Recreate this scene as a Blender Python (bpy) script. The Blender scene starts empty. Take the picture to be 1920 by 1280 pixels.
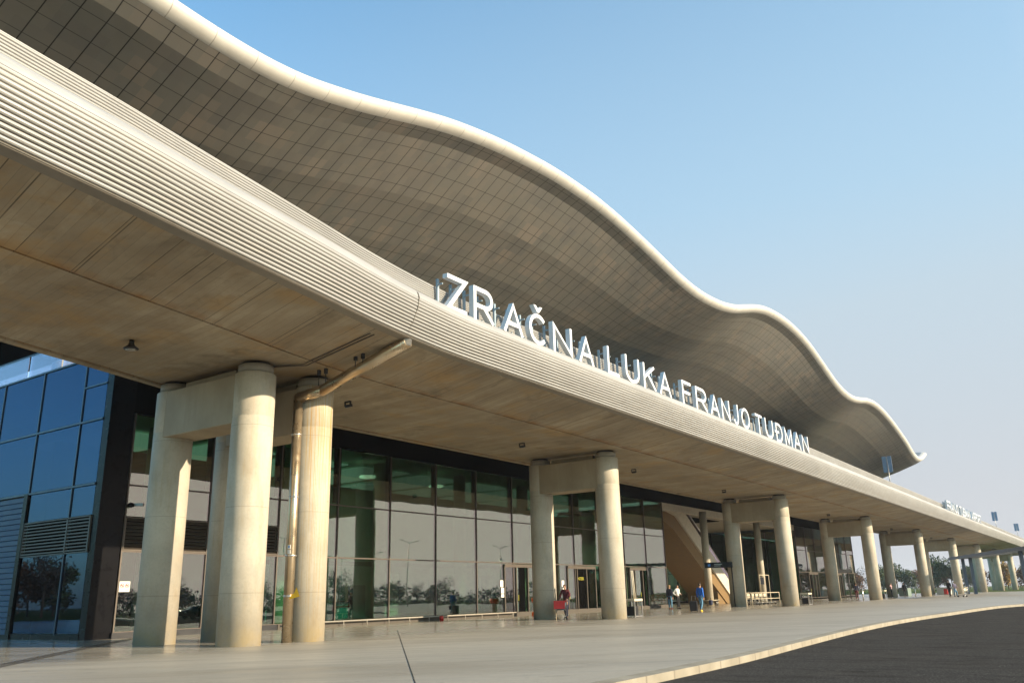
import bpy, bmesh, math, random
from mathutils import Vector, Matrix, noise
R = math.radians
rnd = random.Random(7)
sc = bpy.context.scene
COL = sc.collection

# ------------------------------------------------------------------ camera
cam = bpy.data.cameras.new('camera'); cam_o = bpy.data.objects.new('camera', cam); COL.objects.link(cam_o)
cx = Vector((0.8194364, 0.5726782, -0.0237418)); cy = Vector((0.1843372, -0.2240915, 0.9569759)); cz = Vector((0.5427189, -0.7885573, -0.2891946))
m3 = Matrix((cx, cy, cz)).transposed()
cam_o.matrix_world = Matrix.Translation((0, 0, 1.16)) @ m3.to_4x4()
cam.sensor_width = 36; cam.lens = 29.69; cam.clip_end = 6000; cam.clip_start = .05
sc.camera = cam_o

# ------------------------------------------------------------------ light
SUN_EL = R(19.2); SUN_AZ = math.atan2(1.0, .2)          # azimuth from +Y towards +X
sd = Vector((math.sin(SUN_AZ) * math.cos(SUN_EL), math.cos(SUN_AZ) * math.cos(SUN_EL), math.sin(SUN_EL)))
sun = bpy.data.lights.new('sun', 'SUN'); sun.energy = 5.0; sun.angle = R(.55); sun.color = (1, .83, .60)
sun_o = bpy.data.objects.new('sun', sun); COL.objects.link(sun_o)
sun_o.rotation_euler = sd.to_track_quat('Z', 'Y').to_euler(); sun_o.location = (40, 10, 60)
w = bpy.data.worlds.new('World'); sc.world = w; w.use_nodes = True
wn = w.node_tree.nodes; wl = w.node_tree.links; wn.clear()
wo = wn.new('ShaderNodeOutputWorld'); bg = wn.new('ShaderNodeBackground'); sky = wn.new('ShaderNodeTexSky')
sky.sky_type = 'NISHITA'; sky.sun_disc = False; sky.sun_elevation = SUN_EL; sky.sun_rotation = SUN_AZ
sky.altitude = 100; sky.air_density = 1.0; sky.dust_density = 1.6; sky.ozone_density = 2.2
# clear blue overhead, pale lavender haze towards the horizon and along the building
tc = wn.new('ShaderNodeTexCoord'); sp = wn.new('ShaderNodeSeparateXYZ'); wl.new(tc.outputs['Generated'], sp.inputs[0])
def wmath(op, a, b):
    x = wn.new('ShaderNodeMath'); x.operation = op
    for i, v in enumerate((a, b)):
        if isinstance(v, float): x.inputs[i].default_value = v
        else: wl.new(v, x.inputs[i])
    return x
f1 = wmath('MULTIPLY', sp.outputs[2], -1.3); f2 = wmath('MULTIPLY', sp.outputs[1], .84); f3 = wmath('ADD', f1.outputs[0], f2.outputs[0]); f5 = wmath('MULTIPLY', sp.outputs[0], .3); f5.use_clamp = True; f6 = wmath('ADD', f3.outputs[0], f5.outputs[0]); f4 = wmath('ADD', f6.outputs[0], .60); f4.use_clamp = True
sx = wmath('MULTIPLY', sp.outputs[0], 1.0); sx.use_clamp = True
hc = wn.new('ShaderNodeMix'); hc.data_type = 'RGBA'; wl.new(sx.outputs[0], hc.inputs[0]); hc.inputs[7].default_value = (6.0, 5.1, 4.6, 1)
hv = wn.new('ShaderNodeMapRange'); wl.new(sp.outputs[2], hv.inputs[0]); hv.inputs[1].default_value = .08; hv.inputs[2].default_value = .42
hb2 = wn.new('ShaderNodeMix'); hb2.data_type = 'RGBA'; wl.new(hv.outputs[0], hb2.inputs[0]); hb2.inputs[6].default_value = (2.38, 2.50, 2.65, 1); hb2.inputs[7].default_value = (1.95, 2.62, 3.1, 1); wl.new(hb2.outputs[2], hc.inputs[6])
tn = wn.new('ShaderNodeMix'); tn.data_type = 'RGBA'; tn.blend_type = 'MULTIPLY'; tn.inputs[0].default_value = 1; wl.new(sky.outputs[0], tn.inputs[6]); tn.inputs[7].default_value = (.74, 1.2, 1.24, 1)
hz = wn.new('ShaderNodeMix'); hz.data_type = 'RGBA'; wl.new(f4.outputs[0], hz.inputs[0]); wl.new(tn.outputs[2], hz.inputs[6]); wl.new(hc.outputs[2], hz.inputs[7])
wl.new(hz.outputs[2], bg.inputs[0]); bg.inputs[1].default_value = .15; wl.new(bg.outputs[0], wo.inputs[0])
sc.view_settings.view_transform = 'Standard'; sc.view_settings.look = 'None'; sc.view_settings.exposure = 0.85
sc.render.engine = 'CYCLES'
sc.cycles.use_denoising = True
sc.cycles.max_bounces = 8; sc.cycles.diffuse_bounces = 4; sc.cycles.glossy_bounces = 4; sc.cycles.transparent_max_bounces = 12
sc.cycles.sample_clamp_indirect = 6; sc.cycles.caustics_reflective = False; sc.cycles.caustics_refractive = False

# ------------------------------------------------------------------ material helpers
class NT:
    def __init__(s, name):
        s.m = bpy.data.materials.new(name); s.m.use_nodes = True; s.n = s.m.node_tree.nodes; s.l = s.m.node_tree.links
        s.n.clear(); s.out = s.n.new('ShaderNodeOutputMaterial')
    def node(s, t, **k):
        x = s.n.new(t)
        for a, b in k.items(): setattr(x, a, b)
        return x
    def put(s, sock, v):
        if isinstance(v, bpy.types.NodeSocket): s.l.new(v, sock)
        elif v is not None: sock.default_value = v
    def math(s, op, a, b=None, c=None):
        x = s.node('ShaderNodeMath', operation=op)
        s.put(x.inputs[0], a); s.put(x.inputs[1], b)
        if c is not None: s.put(x.inputs[2], c)
        return x.outputs[0]
    def xyz(s, v):
        x = s.node('ShaderNodeSeparateXYZ'); s.put(x.inputs[0], v); return x.outputs
    def comb(s, a, b, c):
        x = s.node('ShaderNodeCombineXYZ')
        for i, v in enumerate((a, b, c)): s.put(x.inputs[i], v)
        return x.outputs[0]
    def coord(s): return s.node('ShaderNodeTexCoord').outputs['Object']
    def geo(s): return s.node('ShaderNodeNewGeometry').outputs['Position']
    def noise(s, vec, scale, detail=4, rough=.55, stretch=None, dist=0):
        if stretch:
            mp = s.node('ShaderNodeMapping'); s.put(mp.inputs[0], vec); mp.inputs[3].default_value = stretch; vec = mp.outputs[0]
        x = s.node('ShaderNodeTexNoise'); s.put(x.inputs['Vector'], vec); x.inputs['Scale'].default_value = scale
        x.inputs['Detail'].default_value = detail; x.inputs['Roughness'].default_value = rough; x.inputs['Distortion'].default_value = dist
        return x.outputs['Fac']
    def ramp(s, fac, stops):
        x = s.node('ShaderNodeValToRGB'); s.put(x.inputs[0], fac); e = x.color_ramp.elements
        while len(e) < len(stops): e.new(.5)
        for i, (p, c) in enumerate(stops):
            e[i].position = p; e[i].color = (*c, 1) if len(c) == 3 else c
        return x.outputs[0]
    def mapr(s, v, a, b, c, d):
        x = s.node('ShaderNodeMapRange'); s.put(x.inputs[0], v)
        for i, q in enumerate((a, b, c, d)): s.put(x.inputs[i + 1], q)
        return x.outputs[0]
    def mix(s, f, a, b, mode='MIX'):
        x = s.node('ShaderNodeMix', data_type='RGBA', blend_type=mode)
        s.put(x.inputs[0], f)
        for i, v in ((6, a), (7, b)):
            if isinstance(v, tuple) and len(v) == 3: v = (*v, 1)
            s.put(x.inputs[i], v)
        return x.outputs[2]
    def bump(s, h, strength=.3, dist=.02, normal=None):
        x = s.node('ShaderNodeBump'); s.put(x.inputs['Height'], h); x.inputs['Strength'].default_value = strength; x.inputs['Distance'].default_value = dist
        if normal is not None: s.put(x.inputs['Normal'], normal)
        return x.outputs[0]
    def bsdf(s, col, rough=.6, metal=0, normal=None, spec=.5, **k):
        x = s.node('ShaderNodeBsdfPrincipled')
        if isinstance(col, tuple): col = (*col[:3], 1)
        s.put(x.inputs['Base Color'], col); s.put(x.inputs['Roughness'], rough); s.put(x.inputs['Metallic'], metal)
        x.inputs['Specular IOR Level'].default_value = spec
        for a, b in k.items(): s.put(x.inputs[a], b)
        if normal is not None: s.put(x.inputs['Normal'], normal)
        s.l.new(x.outputs[0], s.out.inputs[0]); return s.m

def line_at(t, v, period, width, phase=0.0):
    """1 on a thin line repeated every `period`, else 0"""
    q = t.math('FRACT', t.math('DIVIDE', t.math('ADD', v, phase), period))
    q = t.math('ABSOLUTE', t.math('SUBTRACT', q, .5))
    return t.math('GREATER_THAN', q, .5 - width / period / 2)

def plain(name, col, rough=.6, metal=0, var=.12, scale=3, spec=.5):
    t = NT(name); n = t.noise(t.coord(), scale, 5)
    f = t.mapr(n, .3, .7, 1 - var, 1 + var)
    c = t.node('ShaderNodeVectorMath', operation='SCALE'); c.inputs[0].default_value = col; t.put(c.inputs['Scale'], f)
    r = t.mapr(n, .3, .7, max(.02, rough - .06), min(1, rough + .06))
    return t.bsdf(c.outputs[0], r, metal, spec=spec)

# soffit concrete: board-marked, brown, stained
def m_soffit():
    t = NT('board_marked_concrete'); P = t.coord(); x, y, z = t.xyz(P)
    sk = t.math('ADD', y, t.math('MULTIPLY', x, .12))
    n1 = t.noise(P, .35, 6, .6); n2 = t.noise(P, 1.1, 6, .7, (.5, 1.2, 1), .3); n3 = t.noise(P, 6, 5, .7, (.25, 3, 1))
    col = t.ramp(n1, [(.3, (.25, .20, .135)), (.5, (.36, .295, .205)), (.7, (.49, .415, .30))])
    col = t.mix(t.mapr(n2, .45, .68, 0, .55), col, (.24, .155, .075))
    col = t.mix(t.mapr(n3, .5, .75, 0, .3), col, (.14, .115, .08))
    wn_ = t.node('ShaderNodeTexWhiteNoise', noise_dimensions='1D'); t.put(wn_.inputs['W'], t.math('FLOOR', t.math('DIVIDE', sk, .26)))
    col = t.mix(t.mapr(wn_.outputs[0], 0, 1, 0, .4), col, (.19, .15, .10))
    pn = t.node('ShaderNodeTexWhiteNoise', noise_dimensions='1D'); t.put(pn.inputs['W'], t.math('FLOOR', t.math('DIVIDE', sk, 2.6)))
    col = t.mix(t.mapr(pn.outputs[0], 0, 1, 0, .25), col, (.43, .36, .25))
    l1 = line_at(t, sk, 1.3, .022); l2 = line_at(t, sk, .26, .010)
    outer = t.mapr(z, 8.402, 8.412, 0, 1); crs = t.math('MULTIPLY', t.mapr(z, 8.404, 8.41, 0, 1), t.mapr(z, 8.41, 8.455, 1, 0))
    l4 = t.math('MULTIPLY', line_at(t, sk, 2.08, .03, .7), outer)
    dark = t.math('MAXIMUM', t.math('MULTIPLY', l1, t.mapr(outer, 0, 1, .22, 1)), t.math('MAXIMUM', t.math('MULTIPLY', l2, .5), l4))
    col = t.mix(t.math('MULTIPLY', crs, t.mapr(t.noise(P, 1.5, 4), .35, .6, 0, .8)), col, (.26, .11, .02))
    blot = t.noise(P, .55, 5, .65, (1, .8, 1)); col = t.mix(t.mapr(blot, .52, .68, 0, .6), col, (.40, .25, .095))
    blot2 = t.noise(P, .8, 5, .7, (.8, 1, 1), .5); col = t.mix(t.mapr(blot2, .55, .7, 0, .55), col, (.13, .105, .07))
    brk = t.mapr(t.noise(P, .8, 3), .3, .6, .45, 1)
    col = t.mix(t.math('MULTIPLY', dark, t.math('MULTIPLY', brk, .85)), col, (.05, .035, .02))
    h = t.math('SUBTRACT', t.math('MULTIPLY', n3, .4), dark)
    return t.bsdf(col, .75, 0, t.bump(h, .35, .02))

def m_column(stain):
    t = NT('column_concrete_stained' if stain else 'column_concrete'); P = t.coord(); x, y, z = t.xyz(P); G = t.geo(); gx, gy, gz = t.xyz(G)
    n1 = t.noise(G, .5, 6, .6); n2 = t.noise(G, 2.2, 6, .65, (1, 1, .25)); n3 = t.noise(G, 12, 4, .6)
    col = t.ramp(n1, [(.3, (.37, .325, .255)), (.5, (.46, .41, .325)), (.7, (.54, .485, .39))])
    col = t.mix(t.mapr(n2, .5, .72, 0, .55), col, (.33, .245, .14))
    col = t.mix(t.mapr(n3, .5, .75, 0, .3), col, (.27, .24, .19)); nb = t.noise(G, 1.1, 5, .7); col = t.mix(t.mapr(nb, .52, .66, 0, .45), col, (.36, .345, .30))
    # wet run-off streaks
    ang = t.math('ARCTAN2', y, x)
    sv = t.comb(t.math('MULTIPLY', ang, 3.5), t.math('MULTIPLY', z, .12), gy)
    st = t.noise(sv, 4.0, 4, .6)
    if stain:
        sv2 = t.comb(t.math('MULTIPLY', ang, 5.0), t.math('MULTIPLY', z, .05), 0)
        st2 = t.noise(sv2, 5.0, 3, .5)
        fade = t.mapr(z, .5, 6.2, .25, 1)
        side = t.math('MULTIPLY', t.mapr(ang, -1.25, -.95, 0, 1), t.mapr(ang, .5, .8, 1, 0))
        col = t.mix(t.math('MULTIPLY', t.math('MULTIPLY', t.mapr(st2, .50, .62, 0, .9), fade), side), col, (.42, .235, .045))
    col = t.mix(t.mapr(st, .58, .75, 0, .35), col, (.42, .31, .16))
    foot = t.math('MULTIPLY', t.mapr(z, 0, .9, 1, 0), t.mapr(t.noise(G, 2, 4), .4, .65, 0, .5))
    col = t.mix(foot, col, (.5, .36, .14))
    ring = line_at(t, z, 2.45, .02, -1.45)
    seam = t.math('MAXIMUM', t.math('COMPARE', ang, -1.92, .012), t.math('COMPARE', ang, 1.25, .012))
    dk = t.math('MULTIPLY', t.math('MAXIMUM', ring, seam), .36)
    vor = t.node('ShaderNodeTexVoronoi'); t.put(vor.inputs['Vector'], G); vor.inputs['Scale'].default_value = 1.3
    hole = t.math('LESS_THAN', vor.outputs['Distance'], .034)
    dk = t.math('MAXIMUM', dk, t.math('MULTIPLY', hole, .6))
    col = t.mix(dk, col, (.16, .13, .10))
    h = t.math('SUBTRACT', t.math('MULTIPLY', n3, .3), dk)
    return t.bsdf(col, .7, 0, t.bump(h, .25, .01))

def m_beam():
    t = NT('beam_concrete'); G = t.geo()
    n1 = t.noise(G, .7, 6, .6); n2 = t.noise(G, 5, 5, .7, (1, 1, .12)); n3 = t.noise(G, 14, 4)
    col = t.ramp(n1, [(.3, (.28, .225, .15)), (.7, (.38, .315, .22))])
    col = t.mix(t.mapr(n2, .48, .75, 0, .55), col, (.27, .21, .14))
    return t.bsdf(col, .75, 0, t.bump(n3, .2, .01))

def m_plaza():
    t = NT('polished_plaza_concrete'); G = t.geo(); x, y, z = t.xyz(G)
    v = t.comb(t.math('ADD', t.math('MULTIPLY', x, .72), t.math('MULTIPLY', y, .69)), t.math('SUBTRACT', t.math('MULTIPLY', y, .72), t.math('MULTIPLY', x, .69)), 0)
    n1 = t.noise(v, .35, 5, .6, (.25, 1.0, 1), .8); n2 = t.noise(v, 1.4, 6, .65, (.2, 1.3, 1), .6); n3 = t.noise(G, 30, 3)
    n4 = t.noise(G, .12, 3)
    col = t.ramp(n1, [(.32, (.275, .24, .19)), (.5, (.335, .30, .245)), (.68, (.40, .36, .295))])
    col = t.mix(t.mapr(n2, .5, .72, 0, .55), col, (.205, .185, .155)); spot = t.noise(G, 1.7, 6, .75); col = t.mix(t.mapr(spot, .56, .68, 0, .5), col, (.19, .175, .15)); sp2 = t.node('ShaderNodeTexVoronoi'); t.put(sp2.inputs['Vector'], G); sp2.inputs['Scale'].default_value = 1.1; col = t.mix(t.math('MULTIPLY', t.math('LESS_THAN', sp2.outputs['Distance'], .045), .5), col, (.10, .09, .08)); fine = t.noise(G, 9, 4, .7); col = t.mix(t.mapr(fine, .5, .7, 0, .3), col, (.21, .195, .17))
    col = t.mix(t.mapr(n3, .4, .6, 0, .12), col, (.5, .46, .4))
    g1 = line_at(t, x, 5.2, .012, 1.4); g2 = line_at(t, y, 6.0, .012, .8)
    g = t.math('MULTIPLY', t.math('MAXIMUM', g1, g2), .28)
    col = t.mix(g, col, (.14, .125, .105))
    # under the deck the floor is sealed and shiny, outside it is weathered
    under = t.mapr(t.math('ADD', x, t.math('MULTIPLY', t.math('SUBTRACT', n1, .5), 3)), -21.5, -18.5, 0, 1)
    r = t.math('ADD', t.math('MULTIPLY', under, .28), t.mapr(n2, .3, .7, .10, .3))
    b = t.bump(t.math('SUBTRACT', t.math('MULTIPLY', n3, .2), g), .1, .01)
    return t.bsdf(col, r, 0, b, .5)

def m_asphalt():
    t = NT('asphalt'); G = t.geo(); n1 = t.noise(G, .3, 5); n3 = t.noise(G, 45, 3, .7); n2 = t.noise(G, 2.5, 4, .6, (.3, 1, 1))
    col = t.ramp(n3, [(.3, (.024, .023, .022)), (.55, (.056, .053, .049)), (.75, (.19, .18, .165))])
    col = t.mix(t.mapr(n1, .35, .65, 0, .35), col, (.07, .062, .054))
    col = t.mix(t.mapr(n2, .5, .7, 0, .5), col, (.022, .02, .018)); pt = t.noise(G, .9, 6, .7); col = t.mix(t.mapr(pt, .55, .68, 0, .45), col, (.075, .068, .06))
    return t.bsdf(col, .85, 0, t.bump(n3, .5, .01), 0)

def m_kerb():
    t = NT('kerb_stone'); G = t.geo(); x, y, z = t.xyz(G); n = t.noise(G, 1.5, 5); n2 = t.noise(G, 9, 4)
    col = t.ramp(n, [(.3, (.22, .19, .14)), (.7, (.34, .30, .23))])
    col = t.mix(t.mapr(n2, .55, .75, 0, .5), col, (.30, .24, .16))
    j = line_at(t, y, 1.0, .05)
    col = t.mix(t.math('MULTIPLY', j, .7), col, (.15, .12, .09))
    return t.bsdf(col, .8, 0, t.bump(t.math('SUBTRACT', n2, j), .3, .015))

def m_panels():
    t = NT('metal_soffit_panels'); P = t.coord(); x, y, z = t.xyz(P)
    ry = t.math('DIVIDE', y, .846); rx = t.math('DIVIDE', t.math('ADD', x, 22.65), .84)
    cell = t.comb(t.math('FLOOR', rx), t.math('FLOOR', ry), 0)
    wv = t.node('ShaderNodeTexWhiteNoise', noise_dimensions='3D'); t.put(wv.inputs['Vector'], cell)
    col = t.ramp(wv.outputs[0], [(0, (.235, .22, .197)), (.35, (.28, .252, .215)), (.7, (.25, .237, .207)), (1, (.33, .28, .23))])
    big = t.noise(P, .25, 4)
    col = t.mix(t.mapr(big, .35, .65, 0, .18), col, (.26, .245, .19))
    jx = line_at(t, x, .84, .024, 22.65 + 8.4 + .42); jy = line_at(t, y, .846, .038, .423)
    # line_at marks the cell edge when the phase is half a cell off
    j = t.math('MAXIMUM', t.math('MULTIPLY', jx, .75), jy)
    col = t.mix(t.math('MULTIPLY', j, .88), col, (.012, .011, .010))
    sm = t.noise(P, 1.2, 5, .6)
    r = t.math('ADD', t.mapr(sm, .3, .7, .30, .42), t.math('MULTIPLY', wv.outputs[0], .06))
    pill = t.noise(P, 1.6, 2)
    return t.bsdf(col, r, .35, t.bump(pill, .08, .03), .5)

def m_cladding():
    t = NT('aluminium_ribs'); P = t.coord(); x, y, z = t.xyz(P)
    n = t.noise(P, 1.0, 5, .6, (1, .25, 1)); n2 = t.noise(P, 9, 4, .6, (1, .1, 1))
    col = t.ramp(n, [(.3, (.33, .32, .30)), (.7, (.41, .40, .38))])
    col = t.mix(t.mapr(n2, .55, .8, 0, .25), col, (.5, .45, .38))
    return t.bsdf(col, t.mapr(n2, .3, .7, .38, .52), .25, None, .5)

def m_edge():
    t = NT('cream_roof_edge'); P = t.coord(); x, y, z = t.xyz(P); n = t.noise(P, 1.2, 5, .6)
    col = t.ramp(n, [(.3, (.50, .47, .42)), (.7, (.58, .55, .495))])
    j = line_at(t, y, 1.692, .032, .846)
    col = t.mix(t.math('MULTIPLY', j, .55), col, (.16, .14, .11))
    return t.bsdf(col, .5, 0, t.bump(j, -.3, .01), .4)

def m_glass(name, tint, fac, refl=(1, .84, .85), wav=.003, fm=.8):
    t = NT(name); P = t.geo()
    gl = t.node('ShaderNodeBsdfGlossy'); gl.inputs['Color'].default_value = (*refl, 1); gl.inputs['Roughness'].default_value = .012
    x, y, z = t.xyz(P)
    wn2 = t.node('ShaderNodeTexWhiteNoise', noise_dimensions='3D')
    n = t.noise(P, .55, 2, .5)
    t.put(gl.inputs['Normal'], t.bump(n, wav, 1.0))
    tr = t.node('ShaderNodeBsdfTransparent'); tr.inputs[0].default_value = (*tint, 1)
    lw = t.node('ShaderNodeLayerWeight'); lw.inputs['Blend'].default_value = .28
    f = t.math('ADD', fac, t.math('MULTIPLY', lw.outputs['Fresnel'], (1 - fac) * fm))
    mx = t.node('ShaderNodeMixShader'); t.put(mx.inputs[0], f); t.l.new(tr.outputs[0], mx.inputs[1]); t.l.new(gl.outputs[0], mx.inputs[2])
    t.l.new(mx.outputs[0], t.out.inputs[0]); return t.m

def m_pipe():
    t = NT('galvanised_pipe'); P = t.geo(); n = t.noise(P, .9, 3, .5); n2 = t.noise(P, 3, 3, .5)
    col = t.ramp(n, [(.3, (.46, .35, .22)), (.5, (.52, .42, .29)), (.75, (.38, .24, .11))])
    return t.bsdf(col, t.mapr(n2, .3, .7, .22, .42), .85, None)

def m_leaf(name, a, b, c):
    t = NT(name); P = t.coord(); n = t.noise(P, .9, 3); n2 = t.noise(P, 7, 2)
    col = t.ramp(n, [(.3, a), (.5, b), (.7, c)])
    col = t.mix(t.mapr(n2, .4, .7, 0, .4), col, a)
    return t.bsdf(col, .7, 0, None, .2)

M = dict(
    soffit=m_soffit(), col=m_column(False), colst=m_column(True), beam=m_beam(), plaza=m_plaza(), asphalt=m_asphalt(), kerb=m_kerb(),
    panels=m_panels(), clad=m_cladding(), edge=m_edge(), pipe=m_pipe(),
    glass=m_glass('tinted_glass', (.50, .80, .63), .15), glassblue=m_glass('blue_glass', (.10, .16, .24), .13, (.27, .39, .60), .0015, .36),
    clear=m_glass('clear_glass', (.70, .76, .86), .10),
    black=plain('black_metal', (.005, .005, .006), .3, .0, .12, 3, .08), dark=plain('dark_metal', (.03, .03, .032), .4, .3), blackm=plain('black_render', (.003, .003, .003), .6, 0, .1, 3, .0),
    grey=plain('grey_metal', (.33, .32, .30), .4, .6), lou=plain('louver_metal', (.10, .082, .065), .5, .3), steel=plain('steel', (.6, .57, .52), .3, .9),
    blueclad=plain('blue_cladding', (.035, .065, .12), .55, .1), white=plain('white_paint', (.8, .8, .78), .45), sill=plain('weathered_sill', (.075, .063, .05), .8), trim=plain('underside_shade_trim', (.22, .19, .15), .6), letters=plain('letter_white', (.64, .66, .68), .4, 0, .04),
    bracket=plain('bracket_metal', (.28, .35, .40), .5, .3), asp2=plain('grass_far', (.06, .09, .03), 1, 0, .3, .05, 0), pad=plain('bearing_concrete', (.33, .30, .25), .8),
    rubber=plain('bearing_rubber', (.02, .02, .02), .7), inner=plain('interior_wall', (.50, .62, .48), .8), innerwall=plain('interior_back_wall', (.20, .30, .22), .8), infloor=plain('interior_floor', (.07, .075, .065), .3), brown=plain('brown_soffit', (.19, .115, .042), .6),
    parap=plain('stair_parapet', (.55, .50, .42), .6), ceil=plain('ceiling_boards', (.40, .36, .29), .7), red=plain('red_plastic', (.62, .02, .015), .4), yellow=plain('yellow_tag', (.85, .5, .02), .5),
    orange=plain('orange_plastic', (.75, .12, .01), .5), trunk=plain('bark', (.09, .065, .045), .9), sand=plain('sand_stone', (.55, .47, .34), .8), green=plain('green_box', (.16, .22, .19), .6),
    navy=plain('navy_cloth', (.02, .022, .045), .9), jeans=plain('jeans', (.10, .22, .33), .9), skin=plain('skin', (.50, .28, .18), .6), maroon=plain('maroon_cloth', (.10, .015, .02), .9), bluev=plain('blue_cloth', (.01, .12, .50), .8),
    blackc=plain('black_cloth', (.012, .012, .014), .9), whitec=plain('white_cloth', (.75, .72, .68), .8), pink=plain('pink_cloth', (.62, .38, .38), .9), hair=plain('brown_hair', (.05, .025, .012), .6), hairg=plain('blond_hair', (.35, .22, .10), .6),
    shoe=plain('shoe_black', (.015, .014, .014), .5), shoey=plain('shoe_yellow', (.65, .42, .03), .6), slate=plain('slate_steel', (.035, .055, .085), .4, .4), paper=plain('paper', (.75, .73, .68), .8), signblack=plain('sign_black', (.006, .007, .009), .4, 0, .1, 3, .15),
    blue=plain('sign_blue', (.02, .18, .55), .5), grass=plain('lawn', (.08, .11, .035), 1, 0, .25, .6, 0),
    led=plain('sign_yellow', (.42, .38, .03), .6), teal=plain('counter_teal', (.01, .16, .24), .5), carpaint=plain('car_black', (.012, .013, .016), .2, .3), carblue=plain('car_blue', (.01, .06, .16), .25, .4), tire=plain('tyre', (.015, .015, .015), .8),
    silver=plain('lamp_diffuser', (.45, .43, .38), .3, .4), panelblue=plain('lamp_panel', (.26, .31, .40), .4, .3),
    treegold=m_leaf('leaves_gold', (.22, .12, .03), (.42, .25, .04), (.30, .21, .05)), treegreen=m_leaf('leaves_green', (.05, .08, .035), (.08, .11, .05), (.11, .13, .055)),
    treerust=m_leaf('leaves_rust', (.11, .05, .025), (.17, .085, .04), (.12, .075, .045)), treegrey=m_leaf('twigs_grey', (.07, .06, .05), (.10, .085, .07), (.12, .10, .08)),
)

def m_lamp(name, col, st):
    t = NT(name); e = t.node('ShaderNodeEmission'); e.inputs[0].default_value = (*col, 1); e.inputs[1].default_value = st; t.l.new(e.outputs[0], t.out.inputs[0]); return t.m
M['lit'] = m_lamp('lit_hall_lamp', (1, .93, .8), .9); M['glowfill'] = m_lamp('hall_glow_fill', (.95, 1, .9), .15)

# ------------------------------------------------------------------ mesh helpers
class MB:
    def __init__(s): s.v = []; s.f = []; s.sm = []
    def add(s, vs, fs, smooth=False):
        o = len(s.v); s.v += [tuple(p) for p in vs]; s.f += [tuple(i + o for i in f) for f in fs]; s.sm += [smooth] * len(fs); return s
    def box(s, x0, x1, y0, y1, z0, z1, mat=None):
        vs = [Vector((x, y, z)) for x in (x0, x1) for y in (y0, y1) for z in (z0, z1)]
        if mat is not None: vs = [mat @ p for p in vs]
        return s.add(vs, [(0, 1, 3, 2), (4, 6, 7, 5), (0, 4, 5, 1), (2, 3, 7, 6), (0, 2, 6, 4), (1, 5, 7, 3)])
    def tube(s, pts, r, n=10, caps=True, smooth=True):
        pts = [Vector(p) for p in pts]; rs = r if isinstance(r, (list, tuple)) else [r] * len(pts)
        rings = []; up = None
        for i, p in enumerate(pts):
            a = pts[max(0, i - 1)]; b = pts[min(len(pts) - 1, i + 1)]; d = (b - a).normalized()
            if up is None:
                up = Vector((0, 0, 1)) if abs(d.z) < .9 else Vector((1, 0, 0))
            u = (up - d * up.dot(d)).normalized(); up = u; q = d.cross(u)
            rings.append([p + (u * math.cos(2 * math.pi * k / n) + q * math.sin(2 * math.pi * k / n)) * rs[i] for k in range(n)])
        vs = [p for g in rings for p in g]; fs = []
        for i in range(len(pts) - 1):
            for k in range(n):
                fs.append((i * n + k, i * n + (k + 1) % n, (i + 1) * n + (k + 1) % n, (i + 1) * n + k))
        s.add(vs, fs, smooth)
        if caps:
            o = len(s.v) - len(vs); s.f.append(tuple(o + k for k in range(n))[::-1]); s.sm.append(False)
            s.f.append(tuple(o + (len(pts) - 1) * n + k for k in range(n))); s.sm.append(False)
        return s
    def lathe(s, prof, c=(0, 0, 0), n=24, smooth=True):
        vs = [(c[0] + r * math.cos(2 * math.pi * k / n), c[1] + r * math.sin(2 * math.pi * k / n), c[2] + z) for r, z in prof for k in range(n)]
        fs = [(i * n + k, i * n + (k + 1) % n, (i + 1) * n + (k + 1) % n, (i + 1) * n + k) for i in range(len(prof) - 1) for k in range(n)]
        s.add(vs, fs, smooth); o = len(s.v) - len(vs)
        if prof[0][0] > 1e-4: s.f.append(tuple(o + k for k in range(n))[::-1]); s.sm.append(False)
        if prof[-1][0] > 1e-4: s.f.append(tuple(o + (len(prof) - 1) * n + k for k in range(n))); s.sm.append(False)
        return s
    def prism(s, poly, axis, a, b):
        """poly (2-D) extruded along axis from a to b. axis x: (y,z); y: (x,z); z: (x,y)"""
        def P(q, t): return {'x': (t, q[0], q[1]), 'y': (q[0], t, q[1]), 'z': (q[0], q[1], t)}[axis]
        n = len(poly); vs = [P(q, a) for q in poly] + [P(q, b) for q in poly]
        fs = [(i, (i + 1) % n, n + (i + 1) % n, n + i) for i in range(n)] + [tuple(range(n))[::-1], tuple(range(n, 2 * n))]
        return s.add(vs, fs)
    def build(s, name, mat, parent=None, bevel=0, fix=True):
        me = bpy.data.meshes.new(name); me.from_pydata(s.v, [], s.f); me.polygons.foreach_set('use_smooth', s.sm)
        if fix:
            bm = bmesh.new(); bm.from_mesh(me)
            if bevel:
                es = [e for e in bm.edges if len(e.link_faces) == 2 and e.calc_face_angle(0) > .6]
                bmesh.ops.bevel(bm, geom=es, offset=bevel, segments=2, affect='EDGES', profile=.6)
            bmesh.ops.recalc_face_normals(bm, faces=bm.faces); bm.to_mesh(me); bm.free()
        me.materials.append(mat)
        o = bpy.data.objects.new(name, me); COL.objects.link(o)
        if parent is not None: o.parent = parent
        return o

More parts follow.
